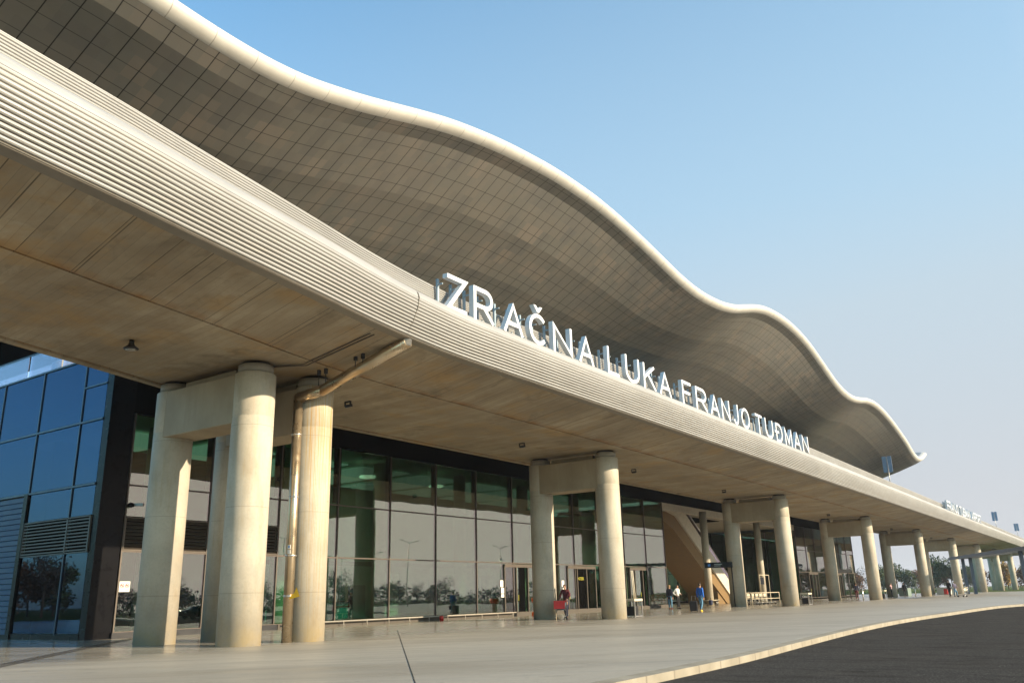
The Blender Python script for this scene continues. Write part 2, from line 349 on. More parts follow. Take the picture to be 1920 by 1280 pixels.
def empty(name, loc=(0, 0, 0), rz=0):
    o = bpy.data.objects.new(name, None); COL.objects.link(o); o.location = loc; o.rotation_euler.z = rz; o.empty_display_size = .2; return o
def tag(o, label=None, cat=None, group=None, kind=None):
    if label: o['label'] = label
    if cat: o['category'] = cat
    if group: o['group'] = group
    if kind: o['kind'] = kind
    return o
def kids(o): return [c for c in bpy.data.objects if c.parent == o]
def copy_tree(o, parent=None):
    c = o.copy(); COL.objects.link(c)
    if parent is not None: c.parent = parent
    for ch in kids(o): copy_tree(ch, c)
    return c
def interp(x, pts):
    if x <= pts[0][0]: return pts[0][1]
    for (a, b), (c, d) in zip(pts, pts[1:]):
        if x <= c:
            return b + (d - b) * (x - a) / (c - a)
    return pts[-1][1]
def smooth_interp(x, pts):
    """Catmull-Rom through the points"""
    if x <= pts[0][0]: return pts[0][1]
    if x >= pts[-1][0]: return pts[-1][1]
    for i in range(len(pts) - 1):
        if x <= pts[i + 1][0]: break
    x0, y0 = pts[i]; x1, y1 = pts[i + 1]
    m0 = (pts[i + 1][1] - pts[i - 1][1]) / (pts[i + 1][0] - pts[i - 1][0]) if i > 0 else (y1 - y0) / (x1 - x0)
    m1 = (pts[i + 2][1] - y0) / (pts[i + 2][0] - x0) if i + 2 < len(pts) else (y1 - y0) / (x1 - x0)
    h = x1 - x0; t = (x - x0) / h
    return (2*t**3 - 3*t*t + 1) * y0 + (t**3 - 2*t*t + t) * h * m0 + (-2*t**3 + 3*t*t) * y1 + (t**3 - t*t) * h * m1

# ------------------------------------------------------------------ ground, road, plaza
tag(MB().add([(-1500, -1500, -.2), (1500, -1500, -.2), (1500, 1500, -.2), (-1500, 1500, -.2)], [(0, 1, 2, 3)]).build('ground', M['asp2']), 'flat green land reaching to the horizon', None, kind='structure')
KP = [(-5.7, -40), (-5.9, 4), (-6.0, 11), (-6.1, 16), (-6.45, 21), (-6.85, 27), (-7.08, 33), (-7.05, 39), (-6.8, 45), (-6.55, 52), (-6.1, 58.5), (-5.1, 63), (-3.2, 66.5), (.5, 69), (8, 70.2), (80, 71)]
def dense(pts, n=6):
    P = []
    for i in range(len(pts) - 1):
        p0 = Vector(pts[max(0, i - 1)]); p1 = Vector(pts[i]); p2 = Vector(pts[i + 1]); p3 = Vector(pts[min(len(pts) - 1, i + 2)])
        for k in range(n):
            t = k / n
            P.append(.5 * ((2 * p1) + (p2 - p0) * t + (2 * p0 - 5 * p1 + 4 * p2 - p3) * t * t + (3 * p1 - p0 - 3 * p2 + p3) * t ** 3))
    P.append(Vector(pts[-1])); return P
K = dense(KP)
inner = []
for i, p in enumerate(K):
    d = (K[min(len(K) - 1, i + 1)] - K[max(0, i - 1)]).normalized(); inner.append(p + Vector((-d.y, d.x)) * .32)
mb = MB(); n = len(K)
mb.v = [(p.x, p.y, 0) for p in inner] + [(-90, p.y, 0) for p in inner]
mb.f = [(i, i + 1, n + i + 1, n + i) for i in range(n - 1)]; mb.sm = [False] * (n - 1)
yt = inner[-1].y; mb.add([(-90, yt, 0), (80, yt, 0), (80, 165, 0), (-90, 190, 0)], [(0, 1, 2, 3)])
tag(mb.build('plaza', M['plaza']), 'pale polished concrete plaza running beneath the elevated deck', None, kind='structure')
mb = MB(); n = len(K)
vs = [(p.x, p.y, .004) for p in inner] + [(p.x, p.y, .004) for p in K] + [(p.x, p.y, -.13) for p in K]
fs = [(i, i + 1, n + i + 1, n + i) for i in range(n - 1)] + [(n + i, n + i + 1, 2 * n + i + 1, 2 * n + i) for i in range(n - 1)]
mb.add(vs, fs); tag(mb.build('kerb', M['kerb'], fix=False), 'sandy kerb stones between the pale plaza and the dark road', None, kind='structure')
mb = MB(); mb.v = [(p.x, p.y, -.12) for p in K] + [(82, p.y - .01, -.12) for p in K]
mb.f = [(n + i, n + i + 1, i + 1, i) for i in range(n - 1)]; mb.sm = [False] * (n - 1)
tag(mb.build('road', M['asphalt']), 'dark asphalt road in the lower right corner', None, kind='structure')
for (a, b, wd) in [((-24.5, 26.9), (-6.6, 7.7), .016)]:
    a = Vector(a); b = Vector(b); d = (b - a).normalized(); q = Vector((-d.y, d.x)) * wd / 2
    tag(MB().add([(*(a + q), .005), (*(a - q), .005), (*(b - q), .005), (*(b + q), .005)], [(0, 1, 2, 3)]).build('pavement_joint', M['dark']), 'dark expansion joint cutting diagonally across the plaza', None, kind='structure')
mb = MB(); a = Vector((-10, .6)); b = Vector((-31.5, 20.0)); d = (b - a).normalized(); q = Vector((-d.y, d.x))
for k in range(4):
    o = q * (k * .11); mb.box(0, (b - a).length, -.02, .02, .002, .007, Matrix.Translation((*(a + o), 0)) @ Matrix.Rotation(math.atan2(d.y, d.x), 4, 'Z'))
tag(mb.build('pavement_guide_strip', M['dark']), 'grooved tactile guide strip crossing the plaza toward the dark glass corner', None, kind='structure')
tag(MB().add([(-160, 172, -.1), (60, 172, -.1), (60, 700, -.1), (-160, 700, -.1)], [(0, 1, 2, 3)]).build('lawn', M['grass']), 'strip of green lawn beyond the far columns', None, kind='structure')

# ------------------------------------------------------------------ elevated deck (viaduct)
DPT = [(-14, 3.7), (3, 2.75), (5.5, 2.35), (8, 1.98), (10, 1.62), (14, .95), (17, .42), (20, .08), (22, 0), (300, 0)]
def D(y): return smooth_interp(y, DPT)
ys = [-12 + i * .75 for i in range(48)] + [24 + 4 * i for i in range(61)]
DEND = 264
ys = sorted(set([y for y in ys if y < DEND] + [DEND, 18.28, 18.30]))
deck = empty('elevated_deck', (-21, 60, 0)); tag(deck, 'long raised road deck with ribbed metal edge above the columns', 'road deck')
inv = Matrix.Translation((21, -60, 0))
def sweep(mbx, prof, yy, k=1.0, closed=False, smooth=True, kin=None):
    n = len(prof); vs = []
    for y in yy:
        for j, (x, z) in enumerate(prof):
            kk = k if kin is None else kin[j]
            vs.append(Vector((x + D(y) * kk + 21, y - 60, z)))
    fs = []
    for i in range(len(yy) - 1):
        for j in range(n if closed else n - 1):
            a = i * n + j; b = i * n + (j + 1) % n; fs.append((a, a + n, b + n, b))
    mbx.add(vs, fs, smooth)
    if closed:
        o = len(mbx.v) - len(vs); mbx.f += [tuple(o + j for j in range(n)), tuple(o + (len(yy) - 1) * n + j for j in range(n))[::-1]]; mbx.sm += [False, False]
mb = MB(); prof = [(-17.0, 8.80), (-20.0, 8.41), (-20.01, 8.45), (-20.06, 8.45), (-20.07, 8.40), (-26.5, 8.40), (-26.53, 8.44), (-26.60, 8.44), (-26.63, 8.36), (-26.9, 8.36), (-26.9, 10.95), (-17.08, 10.95)]
sweep(mb, prof, ys, closed=True, smooth=False, kin=[1, 1, 1, 1, 1, 1.45, 1.45, 1.45, 1.45, 1.45, 1.45, 1])
so = mb.build('concrete_soffit', M['soffit'], deck)
mb = MB(); sweep(mb, [(-17.1, 10.96), (-26.85, 10.96)], ys, kin=[1, 1.45], smooth=False); mb.build('deck_asphalt', M['asphalt'], deck, fix=False)
# ribbed edge: half-round ribs along a convex outline
outline = [(-16.98, 8.80), (-16.76, 8.86), (-16.62, 9.0), (-16.47, 9.2), (-16.34, 9.45), (-16.26, 9.7), (-16.24, 9.92), (-16.28, 10.08), (-16.36, 10.2)]
upper = [(-16.36, 10.2), (-16.86, 10.22), (-16.90, 10.25), (-16.93, 10.98)]
def ribbed(line, pitch, depth, taper=0):
    # resample by length
    L = [0]
    for a, b in zip(line, line[1:]): L.append(L[-1] + math.dist(a, b))
    def at(s):
        for i in range(len(L) - 1):
            if s <= L[i + 1] + 1e-9:
                t = (s - L[i]) / (L[i + 1] - L[i]); a, b = line[i], line[i + 1]
                tx, tz = (b[0] - a[0]), (b[1] - a[1]); q = math.hypot(tx, tz)
                return (a[0] + tx * t, a[1] + tz * t), (tz / q, -tx / q)
        return line[-1], (1, 0)
    out = []; nr = max(1, round(L[-1] / pitch)); p = L[-1] / nr
    for r in range(nr):
        for k, (u, dd) in enumerate(((0.0, -1.0), (.12, -.95), (.15, -.2), (.28, .62), (.55, 1.0), (.80, .62), (.93, -.2), (.96, -.95))):
            c, nn = at((r + u) * p); dp_ = depth * (1 - taper * r / nr); out.append((c[0] + nn[0] * dd * dp_, c[1] + nn[1] * dd * dp_))
    out.append(line[-1]); return out
lowprof = [(-16.70, 8.80)] + ribbed([(-16.69, 8.82)] + outline[2:7], .104, .036, .62) + [(-16.255, 10.0), (-16.30, 10.10), (-16.37, 10.19)]
upprof = [(-16.37, 10.19), (-16.84, 10.22)] + ribbed(upper[2:], .074, .018) + [(-16.93, 11.0), (-17.06, 11.0), (-17.06, 9.9)]
ys1 = [y for y in ys if y <= 18.29]; ys2 = [y for y in ys if y >= 18.295]
for seg in (ys1, ys2):
    mb = MB(); sweep(mb, lowprof, seg, smooth=False); mb.build('ribbed_cladding', M['clad'], deck, fix=False)
mb = MB(); sweep(mb, [(-17.12, 8.84), (-17.08, 8.78), (-16.74, 8.78), (-16.69, 8.82)], ys, smooth=False); mb.build('edge_trim', M['trim'], deck, fix=False)  # shade of the flat underside is put into this darker colour
mb = MB(); sweep(mb, upprof, ys, smooth=False); mb.build('ribbed_parapet', M['clad'], deck, fix=False)
mb = MB()
mb.prism([(-16.9, 8.84), (-16.66, 8.97), (-16.44, 9.2), (-16.25, 9.6), (-16.2, 9.92), (-16.26, 10.09), (-16.40, 10.17), (-16.9, 10.1)], 'y', 18.291, 18.305)
for i, v in enumerate(mb.v): mb.v[i] = (v[0] + D(18.3) + 21, v[1] - 60, v[2])
mb.build('movement_joint', M['trim'], deck)

# unseen black slab, added to keep light out of the slot between deck and hall
mb = MB(); mb.box(-31.95 + 21, -27.0 + 21, 18.1 - 60, 134 - 60, 10.75, 10.93); mb.build('slot_light_block', M['blackm'], deck)

# ------------------------------------------------------------------ portal piers
PY = [16.60, 19.05, 39.3, 67.6, 95.5, 123.4, 151.0, 179.5, 207.0, 235.0]
XF, XB = -21.25, -25.35
def make_pier(stain=False):
    r = empty('concrete_pier', (XF, 0, 0)); xb = XB - XF
    for i, x in enumerate((0, xb)):
        mb = MB(); mb.lathe([(.63, 0), (.63, 6.62), (.62, 6.64), (.63, 6.66), (.63, 8.0), (.60, 8.03)], (0, 0, 0), 48)
        c = mb.build('column', M['colst'] if (stain and i == 0) else M['col'], r); c.location = (x, 0, 0)
        pd = MB().lathe([(.54, 8.02), (.54, 8.30)], (x, 0, 0), 32).build('bearing_pad', M['pad'], r)
        MB().lathe([(.42, 8.305), (.42, 8.395)], (x, 0, 0), 32).build('bearing', M['rubber'], pd)
    MB().box(xb + .2, -.2, -.57, .57, 6.45, 7.99).build('cross_beam', M['beam'], r, .03)
    MB().box(xb + .9, -.62, -.3, .3, 8.005, 8.24).build('stop_block', M['beam'], r, .02)
    return r
protos = {}
ordn = ['nearest one, left of the drain pipe', 'rusty streaked, right behind the drain pipe', 'pier behind the shopping trolley, third along the row', 'pier beside the black direction sign, fourth along the row', 'fifth pier along the row, by the second glass block',
        'sixth pier, in front of the end of the second glass block', 'seventh pier, first one with trees showing behind it', 'eighth pier, behind the steel canopy post', 'ninth pier, far down the row beneath the deck', 'tenth pier, the last and smallest of the row']
for i, y in enumerate(PY):
    if i == 0: p = protos['a'] = make_pier()
    elif i == 1: p = make_pier(True)
    else: p = copy_tree(protos['a'])
    p.location = (XF, y, 0); tag(p, 'concrete portal pier, ' + ordn[i], 'pier', 'concrete piers carrying the road deck')

# ------------------------------------------------------------------ drain pipe on the second pier
dp = empty('drain_pipe', (-21.13, 18.27, 0)); tag(dp, 'galvanised drain pipe bending down from the deck edge along the stained pier', 'drain pipe')
o = Vector((-21.13, 18.27, 0))
pth = [(-16.70, 18.6, 9.05), (-16.74, 18.58, 8.70), (-20.3, 18.5, 7.72), (-21.05, 18.29, 7.60), (-21.13, 18.27, 7.25), (-21.13, 18.27, .0)]
def seg_pipe(a, b, r=.155): return MB().tube([Vector(a) - o, Vector(b) - o], r, 20)
seg_pipe(pth[0], (-16.76, 18.58, 8.60), .18).build('elbow', M['steel'], dp)
seg_pipe((-16.66, 18.58, 8.72), pth[2], .185).build('sloping_pipe', M['pipe'], dp)
seg_pipe((-20.22, 18.5, 7.75), (-21.13, 18.27, 7.56), .18).build('short_pipe', M['pipe'], dp)
mb = seg_pipe((-21.13, 18.27, 7.66), (-21.13, 18.27, 0)); up = mb.build('upright_pipe', M['pipe'], dp)
for z, rr in ((6.35, .175), (4.35, .17), (2.55, .185), (1.35, .175)):
    b = MB().lathe([(rr - .02, z - .03), (rr, z - .02), (rr, z + .02), (rr - .02, z + .03)], (0, 0, 0), 20)
    b.box(-.02, .02, .12, .36, z - .02, z + .02); b.build('pipe_clamp', M['steel'], dp)
for (x, zt) in ((-18.35, 8.63), (-20.0, 8.42)):
    for dx in (-.0, .32):
        zz = 8.18 + (x - dx + 18.35) * .262 if False else interp(-(x - dx), [(16.66, 8.75), (20.3, 7.86)])
        h = MB().tube([(x - dx - o.x, .1, zz - .05), (x - dx - o.x, .1, zt)], .016, 6)
        h.box(x - dx - o.x - .04, x - dx - o.x + .04, .05, .15, zt - .2, zt - .02); h.build('hanger', M['dark'], dp)
st = MB().box(.03, .15, -.163, -.15, 2.75, 2.87); st.build('sticker', M['paper'], dp); MB().box(.06, .12, -.168, -.164, 2.79, 2.84).build('sticker', M['blue'], dp)
MB().box(.03, .15, -.163, -.15, 2.60, 2.72).build('sticker', M['paper'], dp)
MB().add([(.25, -.2, 1.25), (.62, -.12, 1.33), (.50, -.15, 1.60), (.42, -.16, 1.42), (.33, -.19, 1.38), (.25, -.19, 1.25), (.62, -.11, 1.33), (.50, -.14, 1.60), (.42, -.15, 1.42), (.33, -.18, 1.38)], [(0, 1, 3, 4), (1, 2, 3), (5, 9, 8, 6), (6, 8, 7)]).build('yellow_tag', M['yellow'], dp)
# thin conduits on the soffit
cd = empty('cable_conduit', (-19, 17.4, 8.3)); tag(cd, 'pair of thin conduits running under the concrete beside the drain pipe', 'conduit')
for k in (0, .16):
    MB().tube([(2.0, -.1 + k, .44), (-1.0, -.0 + k, .03), (-2.2, -.7 + k, .03), (-3.9, -1.0 + k, .03)], .02, 6).build('tube', M['lou'], cd)

# ------------------------------------------------------------------ soffit lamps
LY = [(-21.9, 12.75), (-22.9, 22.2), (-23.1, 34.2), (-23.2, 46.4), (-23.2, 61), (-23.2, 74), (-23.2, 89), (-23.2, 104), (-23.2, 118), (-23.2, 132), (-23.2, 146)]
lm = None
for i, (x, y) in enumerate(LY):
    if i == 0:
        a = empty('soffit_lamp', (x, y, 8.4)); MB().lathe([(.07, 0), (.07, -.08), (.1, -.16), (.21, -.24), (.21, -.26), (.16, -.28)], n=24).build('housing', M['dark'], a)
        MB().lathe([(.15, -.285), (.10, -.30), (.001, -.305)], n=24).build('diffuser', M['silver'], a)
        tag(a, 'round dome lamp on the brown concrete soffit, nearest to the viewer', 'lamp', 'lamps under the deck')
    else:
        if lm is None:
            a = lm = empty('soffit_spotlight', (x, y, 8.4)); a.scale = (.75, .75, .75)
            MB().box(-.2, .2, -.05, .05, -.06, 0).box(-.2, -.17, -.05, .05, -.26, -.06).box(.17, .2, -.05, .05, -.26, -.06).build('bracket', M['dark'], a)
            MB().box(-.16, .16, -.12, .12, -.30, -.16, Matrix.Rotation(.3, 4, 'X')).build('housing', M['dark'], a, .02)
            MB().box(-.13, .13, -.09, .09, -.315, -.302, Matrix.Rotation(.3, 4, 'X')).build('diffuser', M['silver'], a)
        else: a = copy_tree(lm); a.location = (x, y, 8.4)
        wh = ['first right of the drain pipe', 'just left of the third pier', 'just past the pier behind the shopping trolley', 'before the fourth pier, near the direction sign', 'just beyond the fourth pier', 'before the fifth pier', 'just beyond the fifth pier', 'before the sixth pier', 'just beyond the sixth pier', 'before the seventh pier']
        tag(a, 'small spotlight under the deck, ' + wh[i - 1], 'lamp', 'lamps under the deck')

# ------------------------------------------------------------------ wavy roof
ZE = [(-12, 20.1), (-4, 19.9), (4, 19.6), (11.75, 19.32), (13.48, 19.21), (15.15, 19.17), (16.8, 19.23), (18.46, 19.45), (20.18, 19.84), (21.77, 20.27), (23.52, 20.8), (25.27, 21.33), (26.88, 21.78), (28.63, 22.18), (30.28, 22.5), (31.9, 22.76), (33.64, 22.98), (35.4, 23.17), (37.12, 23.28), (40.46, 23.34), (42.11, 23.27), (43.81, 23.15), (45.37, 22.98), (47.12, 22.77), (48.74, 22.54), (50.64, 22.27), (52.64, 22.0), (55.0, 21.83), (57.0, 21.83), (59.18, 21.98), (61.23, 22.22), (63.91, 22.75), (66.64, 23.5), (68.93, 24.13), (71.59, 24.67), (74.6, 24.98), (77.83, 25.06), (81.1, 24.88), (84.48, 24.4), (87.9, 23.57), (91, 22.75), (94.17, 22.02), (97.66, 21.66), (101.22, 21.75), (104.34, 22.14), (107.81, 22.68), (111.3, 22.96), (115.6, 22.84), (120.21, 22.3), (124.68, 21.5), (129.28, 20.5), (133, 19.4), (136, 18.95), (139, 19.1), (141.5, 19.65), (144, 20.4)]
SL = [(-12, .28), (5, .33), (8, .35), (13.5, .42), (18.5, .50), (24, .60), (30, .68), (42, .68), (50, .56), (56, .45), (60, .44), (64, .50), (70, .64), (78, .72), (86, .64), (92, .48), (98, .41), (104, .50), (110, .60), (118, .60), (126, .48), (132, .40), (138, .33), (144, .36)]
def roof_z(x, y):
    z = smooth_interp(y, ZE); s = smooth_interp(y, SL); d = -22 - x
    cr = max(0, min(1, (s - .42) / .2))
    z -= min(d, .65) * (.60 if y < 16 else max(.48, .60 - (y - 16) * .02))
    if d > .65: z -= min(d - .65, 2.52) * s * 1.09
    if d > 3.17: z -= min(d - 3.17, 2.52) * s * .92
    if d > 5.69: z -= (d - 5.69) * s * .80
    return z
XR = [-22, -22.65] + [-22.65 - .84 * k for k in range(1, 15)]
y_lo = -14 * .846; NY = 185; YR = [y_lo + i * .846 for i in range(NY)]
S8 = .889; PL = .129      # the glazing module, and the plinth the glazed walls stand on
bld = empty('airport_terminal', (-32, 17.78, 0)); tag(bld, 'glass airport terminal under a huge wavy metal roof', 'building')
def B(mbx): # world coordinates to the building's own
    mbx.v = [(v[0] * S8 + 32, v[1] * S8 - 17.78, v[2] * S8 + (PL if v[2] > .01 else 0)) for v in mbx.v]; return mbx
roof = empty('roof', (32, -17.78, 0)); roof.parent = bld          # back to world coordinates for its meshes
mb = MB(); n = len(XR)
for y in YR:
    for x in XR: mb.v.append((x, y, roof_z(x, y)))
for i in range(NY - 1):
    for j in range(n - 1): mb.f.append((i * n + j, i * n + j + 1, (i + 1) * n + j + 1, (i + 1) * n + j)); mb.sm.append(False)
mb.build('metal_soffit', M['panels'], roof, fix=False)
# rounded cream edge
def edge_prof(z): return [(-22.0, z), (-21.93, z + .03), (-21.80, z + .10), (-21.68, z + .20), (-21.60, z + .33), (-21.58, z + .47), (-21.64, z + .60), (-21.80, z + .72), (-22.0, z + .77), (-22.25, z + .79)]
mb = MB(); n = 10
YE = [y_lo + i * .423 for i in range(2 * NY - 1)]
for y in YE: mb.v += [(x, y, z) for x, z in edge_prof(smooth_interp(y, ZE))]
for i in range(len(YE) - 1):
    for j in range(n - 1): mb.f.append((i * n + j, i * n + j + 1, (i + 1) * n + j + 1, (i + 1) * n + j)); mb.sm.append(True)
b0 = len(mb.v) - n; mb.f.append(tuple(range(b0, b0 + n))); mb.sm.append(False)
mb.build('rounded_roof_edge', M['edge'], roof, fix=False)
# top skin and end wall
mb = MB(); XT = [-22.25, -24, -27, -30, -34.4]
for y in YR[::2]:
    z = smooth_interp(y, ZE)
    for x in XT: mb.v.append((x, y, z + .79 + (-22.25 - x) * .10))
n = len(XT); ny = len(YR[::2])
for i in range(ny - 1):
    for j in range(n - 1): mb.f.append((i * n + j, (i + 1) * n + j, (i + 1) * n + j + 1, i * n + j + 1)); mb.sm.append(True)
mb.build('roof_top', M['grey'], roof, fix=False)
mb = MB(); y = YR[-1]; lo = [(x, y, roof_z(x, y)) for x in XR]; hi = [(x, y, smooth_interp(y, ZE) + .70 + (-22.25 - x) * .10) for x in XR]
mb.v = lo + hi; n = len(XR); mb.f = [(j, j + 1, n + j + 1, n + j) for j in range(n - 1)]; mb.sm = [False] * (n - 1)
mb.build('end_fascia', M['dark'], roof, fix=False)

# ------------------------------------------------------------------ glazed front of the terminal
ZR = [.1, 3.5, 5.0, 6.4, 9.68]
ML = [21.55, 25.9, 30.2] + [34.4 + 4.33 * k for k in range(10)]     # to ~73.4
ML.append(77.5)
XG = -36.0
def pane(y0, y1, z0, z1, mat='glass', x=XG):
    p = MB().box(x - .03, x, y0 + .035, y1 - .035, z0 + .03, z1 - .03); a = rnd.uniform(-.003, .003); b = rnd.uniform(-.003, .003); ym = (y0 + y1) / 2; zm = (z0 + z1) / 2
    p.v = [(v[0] + (v[1] - ym) * a + (v[2] - zm) * b, v[1], v[2]) for v in p.v]
    B(p).build('glass_pane', M[mat], bld)
def mull(y0, z0, z1, x=XG, wd=.035, mbx=None):
    mbx.box(x - .1, x + .05, y0 - wd, y0 + wd, z0, z1)
def glazing(mls, doors, louv_to=None, black_gap=True):
    fr = MB()
    for a in mls: mull(a, .1, 9.68, mbx=fr)
    for z in (.1, 3.5, 6.4):
        fr.box(XG - .08, XG + .04, mls[0], mls[-1], z - .035, z + .035)
    B(fr).build('mullion_frame', M['lou'], bld)
    bt = MB().box(XG - .4, XG + .03, mls[0] - .9, mls[-1], 9.70, 12.45)
    B(bt).build('black_fascia', M['blackm'], bld)
    for a, b in zip(mls, mls[1:]):
        if louv_to and b <= louv_to + .01:
            pane(a, b, 5.0, 6.4); 
            mid = (a + b) / 2
            pane(a, mid if b > 26 else b, .1, 3.5)
            if b > 26: pane(mid, b, .1, 3.5)
        else:
            pane(a, b, 3.5, 6.4)
            if not any(a - .1 < d[0] and d[1] < b + .1 for d in doors): pane(a, b, .1, 3.5)
        pane(a, b, 6.4, 9.68)
    if black_gap:
        g = MB()
        for i, a in enumerate(mls[1:-1]):
            g.box(XG - .16, XG - .12, a - .28, a + .28, 6.55, 9.7)
        B(g).build('black_fins', M['blackm'], bld)
glazing(ML, [(51.72, 56.05), (60.38, 64.71), (69.04, 73.37)], louv_to=30.2)
# black corner post and base
B(MB().box(-36.45, -35.96, 20.3, 21.45, .0, 12.45)).build('corner_post', M['black'], bld)
# louvres on both faces
def louvre(y0, y1, z0, z1, n=9):
    g = MB()
    for k in range(n):
        z = z0 + (k + .5) * (z1 - z0) / n; h = (z1 - z0) / n * .36
        g.add([(XG + .06, y0, z - h), (XG + .06, y1, z - h), (XG - .06, y1, z + h), (XG - .06, y0, z + h), (XG + .045, y0, z - h - .012), (XG + .045, y1, z - h - .012), (XG - .075, y1, z + h - .012), (XG - .075, y0, z + h - .012)],
              [(0, 1, 2, 3), (4, 7, 6, 5), (0, 4, 5, 1), (0, 3, 7, 4), (1, 5, 6, 2), (3, 2, 6, 7)])
    for y in (y0, y1): g.box(XG - .06, XG + .07, y - .03, y + .03, z0, z1)
    g.box(XG - .06, XG + .07, y0, y1, z0 - .03, z0 + .02); g.box(XG - .06, XG + .07, y0, y1, z1 - .02, z1 + .03)
    return g
for a, b in zip(ML[:2], ML[1:3]):
    B(louvre(a + .03, b - .03, 3.56, 4.96)).build('louvre_panel', M['lou'], bld)
B(MB().box(XG - .25, XG - .2, 21.4, 30.2, 3.5, 5.0)).build('louvre_backing', M['blackm'], bld)
# doors: dark framed sliding doors
def door(y0, y1, dark0, dark1):
    g = MB()
    for a in (y0, (y0 + y1) / 2 - .75, (y0 + y1) / 2 + .75, y1): g.box(XG - .1, XG + .08, a - .05, a + .05, .02, 3.3)
    g.box(XG - .1, XG + .1, y0, y1, 3.2, 3.42); d = B(g).build('door', M['lou'], bld)
    B(MB().box(XG - .02, XG + .01, y0 + .05, dark0 - .05, .1, 3.2)).build('door_leaf', M['glass'], bld)
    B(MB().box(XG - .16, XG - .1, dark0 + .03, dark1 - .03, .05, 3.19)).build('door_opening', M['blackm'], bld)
    hb = MB().box(XG + .02, XG + .05, dark0 - .12, dark0 - .08, .9, 1.3); B(hb).build('door_handle', M['led'], bld)
    if dark1 < y1 - .1: B(MB().box(XG - .02, XG + .01, dark1 + .05, y1 - .05, .1, 3.2)).build('door_leaf', M['glass'], bld)
door(50.6, 55.0, 52.4, 53.4)
B(MB().box(XG - .03, XG, 55.05, 56.0, .13, 3.47)).build('glass_pane', M['glass'], bld)
door(59.2, 63.6, 59.5, 62.4)
door(69.8, 73.3, 71.9, 73.1)
# yellow lettering in the dark doorway
def text_part(name, s, mat, parent, size, loc, rot, depth=.01, width=None, off=0.0, bold=0.0):
    cu = bpy.data.curves.new('t', 'FONT'); cu.body = s; cu.size = 1; cu.extrude = .5; cu.offset = bold; cu.resolution_u = 6
    to = bpy.data.objects.new('t', cu); COL.objects.link(to); dg = bpy.context.evaluated_depsgraph_get()
    me = bpy.data.meshes.new_from_object(to.evaluated_get(dg)); bpy.data.objects.remove(to); bpy.data.curves.remove(cu)
    xs = [v.co.x for v in me.vertices]; zs = [v.co.y for v in me.vertices]
    x0, x1 = min(xs), max(xs)
    sx = (width / (x1 - x0)) if width else size
    for v in me.vertices: v.co = Vector(((v.co.x - x0) * sx, v.co.y * size, v.co.z * depth))
    me.materials.clear(); me.materials.append(mat); me.name = name
    ob = bpy.data.objects.new(name, me); COL.objects.link(ob); ob.location = loc; ob.rotation_euler = rot
    if parent is not None: ob.parent = parent
    return ob
FACE = (R(90), 0, R(90))                     # text seen from +X
text_part('door_lettering', 'UM CENTER', M['led'], bld, .30, ((XG - .08) * S8 + 32, 59.75 * S8 - 17.78, 2.2), FACE, .01, 1.9)
# papers stuck on the glass
for y, z, h_ in ((50.1, 1.85, .45), (50.2, 1.42, .38), (50.2, 1.15, .22), (58.3, 1.85, .45), (58.45, 1.35, .42)):
    B(MB().box(XG + .004, XG + .01, y, y + .36, z, z + h_)).build('notice_paper', M['paper'], bld)
# prohibition notice on the near glass
ps = B(MB().box(XG + .004, XG + .014, 21.62, 22.12, 1.78, 2.22)).build('notice_board', M['paper'], bld)
for k in range(2):
    rg = MB(); cyy = 21.75 + k * .24
    pts = [(XG + .02, cyy + .085 * math.cos(a * math.pi / 8), 2.04 + .085 * math.sin(a * math.pi / 8)) for a in range(17)]
    rg.tube(pts, .011, 6); rg.tube([(XG + .02, cyy - .06, 2.10), (XG + .02, cyy + .06, 1.98)], .01, 6); B(rg).build('red_ring', M['red'], bld)
    B(MB().box(XG + .015, XG + .018, cyy - .05, cyy + .05, 2.02, 2.06)).build('pictogram', M['dark'], bld)
    B(MB().box(XG + .015, XG + .018, cyy - .08, cyy + .08, 1.83, 1.85).box(XG + .015, XG + .018, cyy - .08, cyy + .06, 1.87, 1.885)).build('small_text', M['grey'], bld)
# low bump rail along the glass
rl = MB().tube([(XG + .55, 30.5, .24), (XG + .55, 51.2, .24)], .035, 8)
for k in range(12): rl.tube([(XG + .55, 31 + k * 1.8, 0), (XG + .55, 31 + k * 1.8, .24)], .025, 6)
rl.v = [(v[0] * S8, v[1] * S8, v[2]) for v in rl.v]; rr = rl.build('bump_rail', M['pad']); tag(rr, 'low pale bump rail along the foot of the long glass wall', 'rail')
B(MB().box(XG - .1, XG + .25, 30.3, 77.5, .0, .1)).build('base_sill', M['sill'], bld)
B(MB().box(XG - .1, XG + .2, 21.4, 30.3, .0, .1)).build('base_sill', M['dark'], bld)

# side face (towards the viewer), y = 20.3
YS = 20.3
XM = [-36.45, -38.35, -42.25, -46.2, -50.2, -54.2]
def spane(x0, x1, z0, z1, mat='glassblue'):
    B(MB().box(x1 + .03, x0 - .03, YS, YS + .03, z0 + .03, z1 - .03)).build('glass_pane', M[mat], bld)
fr = MB()
for x in XM[1:]: fr.box(x - .035, x + .035, YS - .05, YS + .08, 6.4 if x < -43 else 0.05, 12.45)
for z in (6.4, 9.33, 12.4): fr.box(-56, -36.45, YS - .06, YS + .08, z - .04, z + .04)
fr.box(-38.35, -36.45, YS - .055, YS + .07, 10.95, 11.02)
B(fr).build('mullion_frame', M['slate'], bld)
for a, b in zip(XM, XM[1:]):
    for z0, z1 in ((6.44, 9.29), (9.37, 12.36)): spane(a, b, z0, z1)
for a, b in zip(XM[:2], XM[1:3]):
    spane(a, b, 5.03, 6.36); spane(a, b, .08, 3.47, 'glassblue')
g = MB()
for k in range(10):
    z = 3.55 + k * .145; g.box(-42.2, -36.5, YS - .06, YS + .03, z, z + .055)
